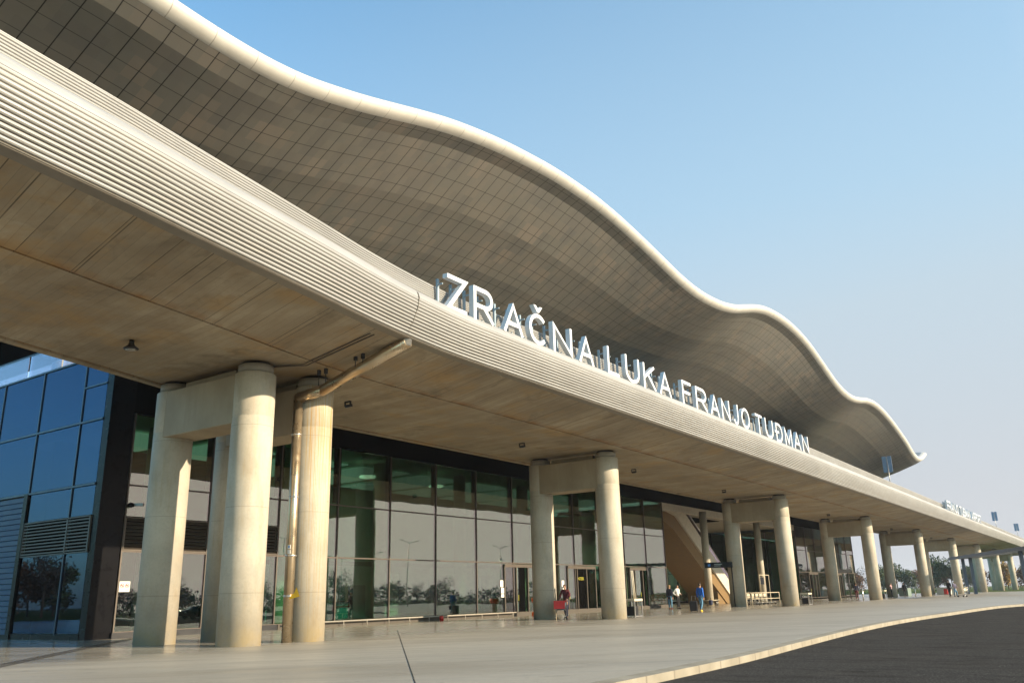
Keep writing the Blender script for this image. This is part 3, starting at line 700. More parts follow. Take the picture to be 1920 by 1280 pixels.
for x in (-36.5, -38.35, -42.2): g.box(x - .05, x + .05, YS - .07, YS + .05, 3.47, 5.02)
g.box(-42.2, -36.5, YS - .07, YS + .05, 4.98, 5.03); g.box(-42.2, -36.5, YS - .07, YS + .05, 3.45, 3.5); B(g).build('louvre_panel', M['lou'], bld)
B(MB().box(-42.25, -36.4, YS + .15, YS + .2, 3.45, 5.05)).build('louvre_backing', M['blackm'], bld)
B(MB().box(-42.55, -42.2, YS - .09, YS + .09, .0, 6.4)).build('corner_post', M['black'], bld)
g = MB()
for k in range(25):
    z0 = .05 + k * .25
    g.prism([(YS - .03, z0), (YS - .05, z0 + .02), (YS - .05, z0 + .21), (YS - .03, z0 + .235), (YS + .05, z0 + .235), (YS + .05, z0)], 'x', -56, -42.55)
B(g).build('blue_cladding', M['blueclad'], bld)
B(MB().box(-56, -36.42, YS - .03, YS + .12, 0, .09)).build('base_sill', M['black'], bld)
B(MB().box(-48.1, -36.1, 77.5, 77.7, 0, .09)).build('base_sill', M['sill'], bld)
# roof terrace
B(MB().box(-60, -36.05, YS + .05, 30, 12.3, 12.5)).build('terrace_slab', M['dark'], bld)
for a, b in zip((-36.5, -40.9, -44.2, -48.4), (-40.8, -44.1, -48.3, -54)):
    B(MB().box(b + .03, a - .03, YS + .02, YS + .045, 12.5, 13.62)).build('balustrade_pane', M['clear'], bld)
B(MB().box(-56, -36.4, YS, YS + .06, 13.62, 13.67)).build('balustrade_rail', M['slate'], bld)
B(MB().box(-60, -44.4, YS + .6, YS + 1.6, 13.7, 19)).build('upper_wall', M['blackm'], bld)
tk = empty('rooftop_unit', (-38.2, 19.47, 11.24)); tk.scale = (S8, S8, S8); tag(tk, 'cream round ventilation unit on the terrace behind the glass balustrade', 'ventilation unit')
MB().lathe([(.95, 0), (.95, .75), (.8, .85), (.3, .92)], n=32).build('drum', M['parap'], tk); MB().lathe([(.28, .9), (.33, 1.3)], (.3, 0, 0), 20).build('vent_cap', M['white'], tk); MB().lathe([(.28, .9), (.36, 1.35)], (1.1, .2, -.2), 20).build('vent_cap', M['white'], tk)

# interior of the hall
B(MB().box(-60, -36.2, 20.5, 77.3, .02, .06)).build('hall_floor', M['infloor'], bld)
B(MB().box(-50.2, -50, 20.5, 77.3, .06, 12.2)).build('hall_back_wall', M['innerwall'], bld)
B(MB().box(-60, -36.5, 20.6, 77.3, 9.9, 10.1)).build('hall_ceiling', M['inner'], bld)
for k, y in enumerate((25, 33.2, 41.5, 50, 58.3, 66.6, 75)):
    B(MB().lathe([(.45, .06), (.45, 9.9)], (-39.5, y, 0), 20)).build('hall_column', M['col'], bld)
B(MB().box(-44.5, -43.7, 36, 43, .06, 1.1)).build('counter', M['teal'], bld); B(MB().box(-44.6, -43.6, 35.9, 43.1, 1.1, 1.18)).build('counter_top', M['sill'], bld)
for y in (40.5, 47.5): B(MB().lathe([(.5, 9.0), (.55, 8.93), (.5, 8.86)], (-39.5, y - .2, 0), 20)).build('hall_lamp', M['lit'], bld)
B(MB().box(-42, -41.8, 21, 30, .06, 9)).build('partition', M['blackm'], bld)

ri = random.Random(5)
for k in range(16):
    y = 24 + k * 3.3 + ri.uniform(-.6, .6); x = -43 - ri.uniform(0, 5); w_ = ri.uniform(.5, 1.6)
    B(MB().box(x - .15, x, y, y + w_, .06, ri.choice((2.2, 2.6, 3.0)))).build('interior_panel', M[ri.choice(['dark', 'paper', 'slate', 'blackm', 'teal'])], bld)
B(MB().box(-46.1, -46, 22, 77, 3.6, 3.9)).build('interior_beam', M['dark'], bld)
for k in range(9): B(MB().box(-49, -40.6, 23 + k * 6.0, 27.6 + k * 6.0, 9.72, 9.8)).build('hall_glow_fill', M['glowfill'], bld)  # oversized glowing panels, added to brighten the hall behind the glass
# recessed bay with stair
B(MB().box(-48, -36.05, 77.6, 119.3, 9.35, 9.6)).build('bay_ceiling', M['ceil'], bld)
B(MB().box(-36.35, -35.98, 77.5, 119.4, 9.0, 9.72)).build('bay_lintel', M['parap'], bld)
B(MB().box(-36.4, -36.0, 73, 119.4, 9.72, 12.4)).build('black_fascia', M['blackm'], bld)
B(MB().box(-44, -39, 92, 100, 9.30, 9.34)).build('ceiling_recess', M['blackm'], bld)
fr = MB()
for k in range(11):
    y = 77.6 + k * 4.17; fr.box(-48.1, -47.95, y - .05, y + .05, 0, 9.35)
for z in (3.5, 6.4): fr.box(-48.1, -47.95, 77.6, 119.3, z - .04, z + .04)
B(fr).build('mullion_frame', M['black'], bld)
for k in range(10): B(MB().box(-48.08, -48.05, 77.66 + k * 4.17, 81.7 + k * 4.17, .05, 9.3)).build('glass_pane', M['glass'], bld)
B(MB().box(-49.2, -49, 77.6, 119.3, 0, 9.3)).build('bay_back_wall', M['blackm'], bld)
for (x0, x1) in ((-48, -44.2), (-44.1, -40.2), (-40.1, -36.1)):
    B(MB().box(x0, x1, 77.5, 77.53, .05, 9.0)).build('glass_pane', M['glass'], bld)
# stair
st = empty('outdoor_stair', (-34.67, 80, 0)); st.scale = (S8, S8, .903); tag(st, 'broad stair with brown underside and pale parapet rising to the upper level', 'stair')
def sz(y): return max(0, 9.2 - (y - 84.6) * .62)
ya, yb = 84.6, 99.4
MB().prism([(ya - 90 - 4.5, 9.2), (ya - 90, 9.2), (yb - 90, .02), (yb - 90 - 2.6, .02), (ya - 90 - 1.2, 7.6), (ya - 90 - 5.5, 9.0)], 'x', -2.6, 1.35).build('underside', M['brown'], st)
MB().prism([(ya - 90 - 3.0, 9.3), (ya - 90 + .8, 9.95), (ya - 90 + 1.2, 9.7), (yb - 90 + .6, .9), (yb - 90 + .6, .02), (yb - 90 - .5, .02), (ya - 90 - .6, 8.9)], 'x', 1.36, 1.56).build('parapet', M['parap'], st)
MB().prism([(ya - 90 - 3.0, 9.3), (ya - 90 + .8, 9.95), (ya - 90 + 1.2, 9.7), (yb - 90 + .6, .9), (yb - 90 + .6, .02), (yb - 90 - .5, .02), (ya - 90 - .6, 8.9)], 'x', -2.86, -2.62).build('parapet', M['parap'], st)
MB().prism([(ya - 90 + 1.2, 9.72), (ya - 90 + 1.6, 10.2), (yb - 90 + .9, 1.5), (yb - 90 + .6, .92)], 'x', 1.44, 1.47).build('glass_balustrade', M['clear'], st)
MB().tube([(1.455, ya - 90 + 1.6, 10.2), (1.455, yb - 90 + .9, 1.5)], .035, 8).build('handrail', M['steel'], st)
g = MB()
for k in range(26):
    y = ya - 90 + k * (yb - ya) / 26; z = 9.2 * (1 - (k + 1) / 26) + .02; g.box(-2.6, 1.35, y, y + (yb - ya) / 26, z, z + .34)
g.build('treads', M['pad'], st)
MB().box(-2.4, 1.2, 4.5, 9.3, 0.01, 1.35).build('base_block', M['brown'], st)
# round columns of the bay
for i, (x, y, lab) in enumerate(((-30.58, 74.5, 'slim round column with a ring bench beside the direction sign'), (-30.2, 87.6, 'slim round column behind the luggage trolleys'))):
    c = empty('round_column', (x, y, 0)); MB().lathe([(.33, 0), (.33, 8.2)], n=32).build('shaft', M['col'], c); tag(c, lab, 'column', 'slim columns of the recessed bay')
    if i == 0:
        MB().lathe([(.40, .42), (.85, .42), (.85, .50), (.40, .50)], n=32).build('ring_bench', M['sand'], c); g = MB()
        for k in range(6): a = k * math.pi / 3; g.tube([(.7 * math.cos(a), .7 * math.sin(a), 0), (.7 * math.cos(a), .7 * math.sin(a), .42)], .03, 6)
        g.build('bench_legs', M['steel'], c)
# second glazed block
ML2 = [119.5 + 4.33 * k for k in range(8)]
glazing(ML2, [(123.83, 128.16), (136.8, 141.2)])
door(123.9, 128.1, 124.3, 126.0); door(136.9, 141.0, 137.2, 138.6)
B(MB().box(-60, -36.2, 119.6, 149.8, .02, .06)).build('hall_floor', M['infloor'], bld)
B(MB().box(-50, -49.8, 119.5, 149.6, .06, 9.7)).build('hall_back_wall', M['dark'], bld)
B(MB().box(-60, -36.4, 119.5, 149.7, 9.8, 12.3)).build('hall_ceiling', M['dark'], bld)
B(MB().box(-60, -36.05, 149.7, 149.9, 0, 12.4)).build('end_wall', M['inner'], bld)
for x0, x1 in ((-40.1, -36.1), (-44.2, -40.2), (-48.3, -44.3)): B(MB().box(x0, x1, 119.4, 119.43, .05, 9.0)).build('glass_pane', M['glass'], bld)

# ------------------------------------------------------------------ letters on the deck edge
SIGN = [('Z', 19.92, 21.21), ('R', 21.33, 22.73), ('A', 23.08, 24.55), ('C', 24.69, 26.18), ('N', 26.37, 28.03), ('A', 28.32, 29.74), ('L', 30.7, 31.95), ('U', 32.34, 33.94), ('K', 34.1, 35.6), ('A', 35.77, 37.31), ('F', 38.4, 39.75), ('R', 40.08, 41.76), ('A', 41.98, 43.47), ('N', 43.62, 45.04), ('J', 45.28, 46.36), ('O', 46.62, 48.19), ('T', 49.0, 50.41), ('U', 50.7, 52.39), ('D', 52.6, 54.2), ('M', 54.49, 56.15), ('A', 56.38, 58.02), ('N', 58.26, 59.86)]
def glyph(c):
    """strokes in a unit box, width 1, height 1: list of polylines"""
    ar = lambda cx, cy, rx, ry, a0, a1, n=14: [(cx + rx * math.cos(R(a0 + (a1 - a0) * k / n)), cy + ry * math.sin(R(a0 + (a1 - a0) * k / n))) for k in range(n + 1)]
    return {
        'Z': [[(0, 1), (1, 1), (0, 0), (1, 0)]], 'R': [[(0, 0), (0, 1)], [(.08, 1), (.55, 1)] + ar(.6, .72, .36, .28, 90, -90) + [(.08, .44)], [(.5, .44), (1, 0)]],
        'A': [[(0, 0), (.5, 1), (1, 0)], [(.2, .3), (.8, .3)]], 'C': [ar(.52, .5, .5, .5, 48, 312, 20)],
        'N': [[(0, 0), (0, 1), (1, 0), (1, 1)]], 'L': [[(0, 1), (0, 0), (1, 0)]], 'U': [[(0, 1), (0, .38)] + ar(.5, .38, .5, .38, 180, 360) + [(1, 1)]],
        'K': [[(0, 0), (0, 1)], [(.95, 1), (0, .42)], [(.32, .62), (1, 0)]], 'F': [[(0, 0), (0, 1), (1, 1)], [(.08, .52), (.85, .52)]],
        'J': [[(1, 1), (1, .32)] + ar(.55, .32, .45, .32, 0, -150)], 'O': [ar(.5, .5, .5, .5, 0, 360, 28)], 'T': [[(0, 1), (1, 1)], [(.5, 1), (.5, 0)]],
        'D': [[(.1, 0), (.1, 1)], [(.16, 1), (.5, 1)] + ar(.5, .5, .5, .5, 90, -90, 16) + [(.16, 0)], [(-.08, .52), (.42, .52)]],
        'M': [[(0, 0), (0, 1), (.5, .12), (1, 1), (1, 0)]], 'I': [[(.5, 0), (.5, 1)]], 'P': [[(0, 0), (0, 1)], [(.08, 1), (.55, 1)] + ar(.6, .71, .38, .29, 90, -90) + [(.08, .42)]],
    }[c]
def stroke_mesh(c, wd, ht, th, dp):
    mb = MB(); idx = 0
    for pl in glyph(c):
        P = [Vector((th / 2 + x * (wd - th), th / 2 + y * (ht - th))) for x, y in pl]
        closed = (P[0] - P[-1]).length < 1e-4
        L_, R_ = [], []
        n = len(P)
        for i, p in enumerate(P):
            if closed: a = P[(i - 1) % (n - 1)]; b = P[(i + 1) % (n - 1)] if i < n - 1 else P[1]
            else: a = P[max(0, i - 1)]; b = P[min(n - 1, i + 1)]
            d1 = (p - a) if (p - a).length > 1e-6 else (b - p); d2 = (b - p) if (b - p).length > 1e-6 else (p - a)
            d1.normalize(); d2.normalize(); t = (d1 + d2)
            if t.length < 1e-3: t = d1.copy()
            t.normalize(); nn = Vector((-t.y, t.x)); cs = max(.32, abs(nn.dot(Vector((-d1.y, d1.x))))); q = nn * (th / 2 / cs)
            e = Vector((0, 0))
            if not closed and i == 0: e = -d2 * (th / 2 if abs(d2.x) > .9 or abs(d2.y) > .9 else th * .35)
            if not closed and i == n - 1: e = d1 * (th / 2 if abs(d1.x) > .9 or abs(d1.y) > .9 else th * .35)
            L_.append(p + q + e); R_.append(p - q + e)
        def cl(v): return Vector((v.x, min(max(v.y, 0), ht)))
        L_ = [cl(v) for v in L_]; R_ = [cl(v) for v in R_]
        dz = idx * .004; idx += 1
        vs = [(v.x, v.y, dp / 2 + dz) for v in L_] + [(v.x, v.y, dp / 2 + dz) for v in R_] + [(v.x, v.y, -dp / 2 - dz) for v in L_] + [(v.x, v.y, -dp / 2 - dz) for v in R_]
        fs = []
        for i in range(n - 1):
            fs += [(i, n + i, n + i + 1, i + 1), (2 * n + i, 2 * n + i + 1, 3 * n + i + 1, 3 * n + i), (i, i + 1, 2 * n + i + 1, 2 * n + i), (n + i, 3 * n + i, 3 * n + i + 1, n + i + 1)]
        if not closed: fs += [(0, 2 * n, 3 * n, n), (n - 1, 2 * n - 1, 4 * n - 1, 3 * n - 1)]
        mb.add(vs, fs)
    return mb
def letter(parent, c, y0, y1, x, z, ht, th, dp, caron=False, brackets=True):
    mb = stroke_mesh(c, y1 - y0, ht, th, dp)
    # local: (across, up, depth) -> world (x = depth, y = across, z = up)
    mb.v = [(v[2], v[0], v[1]) for v in mb.v]
    if caron:
        w_ = y1 - y0; c0 = w_ / 2
        mb.prism([(c0 - .27, ht + .32), (c0 - .10, ht + .32), (c0 + .03, ht + .20), (c0 + .16, ht + .32), (c0 + .33, ht + .32), (c0 + .09, ht + .06), (c0 - .03, ht + .06)], 'x', -dp / 2, dp / 2)
    o = mb.build('letter', M['letters'], parent); o.location = (x - parent.location.x, y0 - parent.location.y, z - parent.location.z)
    if brackets:
        for yy in ((y0 + (y1 - y0) * .02 - .02), y1 - (y1 - y0) * .35):
            g = MB(); a = yy - y0; g.box(-dp / 2 - .26, -dp / 2 - .18, a - .04, a + .04, -.04, ht * .9); g.box(-dp / 2 - .19, -dp / 2 - .004, a - .02, a + .02, ht * .72, ht * .76); g.box(-dp / 2 - .19, -dp / 2 - .004, a - .02, a + .02, ht * .12, ht * .16)
            g.build('bracket', M['bracket'], o)
    return o
sg = empty('letter_sign', (-16.4, 40, 10.2)); tag(sg, 'large white letters ZRACNA LUKA FRANJO TUDMAN standing on the ribbed deck edge', 'sign', 'letter signs on the deck edge')
sg['label'] = 'row of large white letters standing on the near ribbed deck edge'
for i, (c, a, b) in enumerate(SIGN):
    letter(sg, c, a + .16, b - .09, -16.42, 10.13, 1.22, .150, .20, caron=(i == 3))
s2 = empty('letter_sign', (-16.4, 130, 10.2)); tag(s2, 'smaller looking distant row of letters farther along the deck, past the roof end', 'sign', 'letter signs on the deck edge')
txt2 = 'FRANJO TUDMAN AIRPORT'; y = 117.6
for c in txt2:
    if c == ' ': y += 1.0; continue
    wdt = {'I': .5, 'J': 1.05, 'M': 1.6}.get(c, 1.35)
    letter(s2, c, y, y + wdt, -16.40, 10.12, 1.22, .20, .24, brackets=True); y += wdt + .24

# ------------------------------------------------------------------ masts on the deck
def mast(loc, lab, h=3.4, gear=False):
    a = empty('twin_panel_mast', loc); MB().tube([(0, 0, 0), (0, 0, h)], .05, 8).build('pole', M['grey'], a)
    for s in (-1, 1): MB().box(s * .27 - .21, s * .27 + .21, -.09, -.03, h - 1.7, h + .05).build('panel', M['panelblue'], a)
    if gear: MB().box(-.3, .3, .6, 1.5, .0, .5).box(-.2, .2, 1.0, 1.3, .5, 1.1).build('control_box', M['blackm'], a)
    tag(a, lab, 'light mast', 'twin panel masts on the deck'); return a
mast((-19.0, 99.6, 9.9), 'twin panel mast standing in front of the far tip of the wavy roof', 5.0, True)
mast((-19.0, 196, 9.9), 'twin panel mast against the sky beyond the distant letters, nearer one', 5.2)
mast((-19.0, 239, 9.9), 'twin panel mast against the sky, farthest and smallest one', 5.2)

# ------------------------------------------------------------------ steel canopy at right
cn = empty('steel_canopy', (-17.6, 139.7, 0)); tag(cn, 'dark blue steel canopy with slanted posts standing on the plaza', 'canopy')
dv = Vector((9.3, -23.5, 0)).normalized(); ang = math.atan2(dv.y, dv.x); RM = Matrix.Rotation(ang, 4, 'Z')
g = MB()
for k in range(12):
    x0 = -5.0 + k * 3.6; g.prism([(x0, 4.95), (x0 + 3.4, 4.95), (x0 + 3.45, 5.22), (x0 + 1.7, 5.3), (x0 - .05, 5.22)], 'y', -1.5, 1.5)
g.v = [tuple(RM @ Vector(v)) for v in g.v]; g.build('roof_panels', M['slate'], cn)
g = MB().box(-5.4, 38, -1.62, -1.5, 4.85, 5.2); g.v = [tuple(RM @ Vector(v)) for v in g.v]; g.build('edge_beam', M['slate'], cn)
for x in (-4.0, 0, 21.8, 26):
    g = MB().box(x - .17, x + .17, -.2, .2, 0, 4.95); g.v = [tuple(RM @ Vector(v)) for v in g.v]; g.build('post', M['slate'], cn)

# ------------------------------------------------------------------ direction signs
def dsign(loc, lab, w_=2.6):
    a = empty('direction_sign', loc); MB().tube([(0, w_ - .5, 0), (0, w_ - .5, 3.2)], .05, 10).build('post', M['dark'], a)
    MB().box(-.06, .06, -.0, w_, 3.0, 3.42).build('board', M['signblack'], a, .01); MB().box(.061, .07, .25, .45, 3.12, 3.30).build('pictogram', M['blue'], a)
    MB().box(.061, .066, .75, 1.35, 3.24, 3.29).box(.061, .066, .75, 1.25, 3.13, 3.17).build('lettering', M['grey'], a)
    tag(a, lab, 'direction sign', 'black direction signs'); return a
dsign((-27.3, 66.0, 0), 'black direction sign on a post between the slim column and the fourth pier'); 
for o_ in kids(bpy.data.objects['direction_sign']): pass
bpy.data.objects['direction_sign'].rotation_euler.z = R(-62)
d2 = dsign((-29.5, 108.5, 0), 'black direction sign hung before the doors of the second glass block', 3.6); d2.rotation_euler.z = R(-40)

# ------------------------------------------------------------------ security camera, low objects
sc_ = empty('security_camera', (-31.9, 19.22, 5.02)); tag(sc_, 'small dark security camera on the mullion above the louvres', 'camera')
MB().lathe([(.001, -.12), (.12, -.08), (.13, .02), (.06, .08)], (.12, 0, 0), 16).build('dome', M['black'], sc_)
MB().box(.1, .55, -.02, .1, -.05, .06, Matrix.Rotation(.6, 4, 'Z')).build('camera_body', M['grey'], sc_)

def bin_stand(loc, lab, poles=False, group='ash bins on frames'):
    a = empty('ash_bin', loc); g = MB()
    for x in (-.3, .3):
        for y in (-.42, .42): g.box(x - .025, x + .025, y - .025, y + .025, 0, .8)
    g.box(-.3, .3, -.42, -.37, .05, .09).box(-.3, .3, .37, .42, .05, .09).box(-.32, -.28, -.42, .42, .04, .08).box(.28, .32, -.42, .42, .04, .08); g.build('frame', M['steel'], a)
    MB().box(-.34, .34, -.47, .47, .8, .92).build('top_tray', M['sand'], a, .015)
    MB().box(-.24, .24, -.36, .1, .06, .55).build('bin_box', M['blackc'], a, .02)
    if poles:
        for y in (-.0, .16): MB().tube([(0, y + .15, .9), (0, y + .0, 2.35)], .03, 8).build('pole', M['sand'], a)
    tag(a, lab, 'bin', group); return a
bin_stand((-21.35, 41.6, 0), 'ash bin on a metal frame with two tall rods beside the third pier', True)
bin_stand((-20.9, 70.5, 0), 'ash bin on a metal frame just behind the fourth pier')
bin_stand((-21.2, 98.5, 0), 'ash bin on a metal frame just behind the fifth pier')

# waste cylinder at the door
a = empty('waste_bin', (-30.4, 46.1, 0)); tag(a, 'pale cylinder waste bin with orange rim by the first dark doorway', 'bin')
MB().lathe([(.16, 0), (.16, .75), (.18, .78)], n=20).build('body', M['whitec'], a); MB().lathe([(.26, .8), (.3, .95), (.3, 1.08), (.2, 1.1)], n=20).build('rim', M['orange'], a)
a = MB().lathe([(.11, 0), (.11, .24), (.09, .26)], (0, 0, 0), 16).build('red_bucket', M['red']); a.location = (-31.1, 37.7, 0); tag(a, 'small red bucket on the floor at the end of the bump rail', 'bucket')
a = MB().lathe([(.12, 0), (.12, .22), (.1, .25)], (0, 0, 0), 16).build('red_bucket', M['orange']); a.location = (-30.2, 45.5, 0); tag(a, 'small orange bucket beside the pale waste bin', 'bucket')
for i, (x, y, lb) in enumerate(((-26.1, 70.7, 'thin steel bollard right of the slim column with the bench'), (-21.8, 92.6, 'thin steel bollard close to the foot of the fifth pier'), (-22, 120.5, 'thin steel bollard close to the foot of the sixth pier'))):
    b = MB().tube([(0, 0, 0), (0, 0, 1.15)], .06, 12).build('bollard', M['steel']); b.location = (x, y, 0); tag(b, lb, 'bollard', 'thin steel bollards')

# ------------------------------------------------------------------ luggage trolleys
def trolley():
    a = empty('luggage_trolley'); g = MB()
    for s in (-.28, .28):
        g.tube([(s, -.5, .18), (s, .4, .18), (s, .5, .3), (s, .62, 1.0)], .02, 6); g.tube([(s, .45, .6), (s, .1, .62)], .015, 6)
    for y in (-.5, -.2, .1, .4): g.tube([(-.28, y, .18), (.28, y, .18)], .016, 6)
    g.tube([(-.28, .55, .62), (.28, .55, .62)], .014, 6); g.build('frame', M['steel'], a)
    MB().tube([(-.3, .62, 1.0), (.3, .62, 1.0)], .028, 8).build('handle', M['sand'], a)
    MB().box(-.24, .24, .5, .53, .62, .92).build('advert_panel', M['sand'], a)
    for x, y in ((-.26, .35), (.26, .35), (0, -.48)): w_ = MB().tube([(x - .03, y, .08), (x + .03, y, .08)], .08, 12); w_.build('wheel', M['tire'], a)
    return a
tr0 = trolley(); tl = ['leftmost of the luggage trolleys parked behind the fourth pier', 'second luggage trolley from the left, behind the fourth pier', 'luggage trolley in the middle of the parked row', 'luggage trolley right of the middle of the parked row', 'rightmost luggage trolley of the parked row, beside the slim column']
for i in range(5):
    t_ = tr0 if i == 0 else copy_tree(tr0); t_.location = (-26.6 - .05 * i, 74.6 + i * 1.2, 0); t_.rotation_euler.z = R(78 + 6 * rnd.random()); tag(t_, tl[i], 'luggage trolley', 'luggage trolleys in the corral')
cr = empty('trolley_corral', (-26.3, 76.9, 0)); tag(cr, 'steel tube corral frame with a small board around the parked luggage trolleys', 'rack'); g = MB()
for x in (0.0, -1.9):
    for y in (-3.6, -1.2, 1.2, 3.6): g.tube([(x, y, 0), (x, y, 1.0)], .035, 8)
    g.tube([(x, -3.6, 1.0), (x, 3.6, 1.0)], .03, 8); g.tube([(x, -3.6, .5), (x, 3.6, .5)], .025, 8)
g.tube([(0, -1.2, 1), (0, -1.2, 2.5), (0, 1.2, 2.5), (0, 1.2, 1)], .03, 8); g.build('tube_frame', M['sand'], cr); MB().box(-.03, .03, -1.2, -.2, 1.7, 2.3).build('board', M['signblack'], cr)

# shopping cart
sk = empty('shopping_cart', (-24.05, 38.75, 0), R(24)); sk.scale = (.92, .92, .95); tag(sk, 'shopping cart with red basket front pushed past the third pier', 'shopping cart')
g = MB()
for x in (-.27, .27):
    g.tube([(x, -.5, .12), (x, .35, .2), (x, .48, .95)], .018, 6); g.tube([(x, -.42, .88), (x, .5, 1.0)], .016, 6); g.tube([(x, -.36, .52), (x, .42, .45)], .014, 6)
for k in range(9):
    y = -.38 + k * .1
    for x in (-.27, .27): g.tube([(x, y, .48), (x, y, .9 + k * .012)], .006, 4)
    g.tube([(-.27, y, .48), (.27, y, .48)], .006, 4)
g.tube([(-.27, .48, .95), (.27, .48, .95)], .02, 8); g.build('wire_frame', M['steel'], sk)
MB().box(-.31, .31, -.54, -.48, .52, .94, Matrix.Rotation(-.06, 4, 'X')).build('front_panel', M['red'], sk)
MB().box(-.285, -.275, -.45, .45, .88, .97).box(.275, .285, -.45, .45, .88, .97).build('side_rail', M['red'], sk)
MB().box(-.2, .2, -.1, .25, .5, .84).build('grocery_bag', M['teal'], sk, .04)
for x in (-.25, .25):
    for y in (-.45, .35): MB().tube([(x - .02, y, .065), (x + .02, y, .065)], .065, 12).build('wheel', M['tire'], sk)

# ------------------------------------------------------------------ people
def skinned(name, nodes, edges, mat, parent, root=0, lvl=1):
    me = bpy.data.meshes.new(name); me.from_pydata([n_[0] for n_ in nodes], edges, [])
    ob = bpy.data.objects.new(name, me); COL.objects.link(ob)
    md = ob.modifiers.new('s', 'SKIN'); md.use_smooth_shade = True
    for i, sv in enumerate(me.skin_vertices[0].data):
        r_ = nodes[i][1]; sv.radius = r_ if isinstance(r_, tuple) else (r_, r_); sv.use_root = (i == root)
    sb = ob.modifiers.new('d', 'SUBSURF'); sb.levels = lvl; sb.render_levels = lvl
    dg = bpy.context.evaluated_depsgraph_get(); nm = bpy.data.meshes.new_from_object(ob.evaluated_get(dg)); nm.name = name
    bpy.data.objects.remove(ob); nm.materials.clear(); nm.materials.append(mat)
    for p in nm.polygons: p.use_smooth = True; p.material_index = 0
    o2 = bpy.data.objects.new(name, nm); COL.objects.link(o2); o2.parent = parent; return o2
def person(loc, face, label, top, trousers, H=1.76, hair='hair', shoe='shoe', stride=.0, armL=None, armR=None, group=None, coat=False, lean=0.0, longhair=False):
    """figure facing its own -Y; face = rotation about Z. Hand targets are in body units of height 1."""
    a = empty('person', loc, face); s = H
    V = lambda x, y, z: Vector((x * s, y * s, z * s))
    hip = V(0, 0, .52); ch = V(0, -.015 - lean * .5, .72); nk = V(0, -.01 - lean, .83); hd = V(0, -.02 - lean * 1.1, .91); tp = V(0, -.012 - lean * 1.1, .972)
    fl = V(.055, -.10 * stride, .045 + .0 * stride); fr_ = V(-.055, .13 * stride, .045 + .03 * stride)
    kl = V(.055, -.09 * stride - .01, .28); kr = V(-.055, .03 * stride - .02, .275)
    hl = V(*(armL or (.125, -.02, .47))); hr = V(*(armR or (-.125, -.02, .47)))
    sl = V(.105, -lean, .805); sr = V(-.105, -lean, .805)
    def elbow(sh, hn, sd_):
        m_ = (sh + hn) / 2; L = (hn - sh).length; b_ = max(0.0, (.34 * s) ** 2 - L * L) ** .5 / 2; return m_ + Vector((sd_ * b_ * .5, b_ * .9, -b_ * .2))
    el = elbow(sl, hl, 1); er = elbow(sr, hr, -1)
    # body (skin): legs, trunk, arms, neck, head in one surface, hands with five fingers
    N = [(hip, (.056 * s, .044 * s)), (ch, (.068 * s, .046 * s)), (nk, .028 * s), (hd, (.040 * s, .050 * s)), (tp, .030 * s), (sl, .026 * s), (el, .022 * s), (hl, .014 * s), (sr, .026 * s), (er, .022 * s), (hr, .014 * s),
         (V(.05, 0, .49), .05 * s), (kl, .032 * s), (fl, .02 * s), (V(-.05, 0, .49), .05 * s), (kr, .032 * s), (fr_, .02 * s)]
    E_ = [(0, 1), (1, 2), (2, 3), (3, 4), (1, 5), (5, 6), (6, 7), (1, 8), (8, 9), (9, 10), (0, 11), (11, 12), (12, 13), (0, 14), (14, 15), (15, 16)]
    for wi, e_ in ((7, el), (10, er)):
        wr = N[wi][0]; d = (wr - e_).normalized(); sidev = Vector((0, 1, 0)); pi_ = len(N)
        N.append((wr + d * .035 * s, (.012 * s, .018 * s))); E_.append((wi, pi_))
        for k, ln in enumerate((.036, .042, .045, .041)):
            N.append((wr + d * (.05 * s) + sidev * (k - 1.5) * .011 * s, .0048 * s)); N.append((wr + d * (.05 + ln * .6) * s + sidev * (k - 1.5) * .012 * s + Vector((0, -.008 * s, 0)), .0045 * s))
            E_ += [(pi_, len(N) - 2), (len(N) - 2, len(N) - 1)]
        N.append((wr + d * .03 * s + Vector((0, -.028 * s, 0)), .0055 * s)); E_.append((wi, len(N) - 1))
    body = skinned('body', N, E_, M['skin'], a)
    # face: nose, eyes, ears
    f = MB()
    def blob(c, r_): f.lathe([(.001, -r_), (r_ * .7, -r_ * .7), (r_, 0), (r_ * .7, r_ * .7), (.001, r_)], tuple(c), 8)
    blob(hd + V(0, -.047, .0), .009 * s); blob(hd + V(.04, .002, .004), .010 * s); blob(hd + V(-.04, .002, .004), .010 * s); f.build('nose_and_ears', M['skin'], a)
    f = MB(); blob(hd + V(.015, -.043, .014), .0045 * s); blob(hd + V(-.015, -.043, .014), .0045 * s); f.build('eyes', M['blackc'], a)
    # jacket or shirt
    off = .012 * s
    N2 = [(hip + V(0, 0, -.035), (.088 * s, .070 * s)), (V(0, -.01 - lean * .3, .62), (.078 * s, .060 * s)), (ch + V(0, 0, .03), (.092 * s, .068 * s)), (nk - V(0, 0, .015), .042 * s), (sl, .040 * s), (el, .034 * s), (hl + (el - hl) * .08, .026 * s), (sr, .040 * s), (er, .034 * s), (hr + (er - hr) * .08, .026 * s)]
    E2 = [(0, 1), (1, 2), (2, 3), (2, 4), (4, 5), (5, 6), (2, 7), (7, 8), (8, 9)]
    if coat: N2.append((hip + V(0, 0, -.12), (.092 * s, .07 * s))); E2.append((0, 10))
    skinned('jacket', N2, E2, M[top], a)
    N3 = [(hip + V(0, 0, .07), (.074 * s, .058 * s)), (V(.05, 0, .47), .052 * s), (kl, .040 * s), (fl + V(0, 0, .01), .030 * s), (V(-.05, 0, .47), .052 * s), (kr, .040 * s), (fr_ + V(0, 0, .01), .030 * s)]
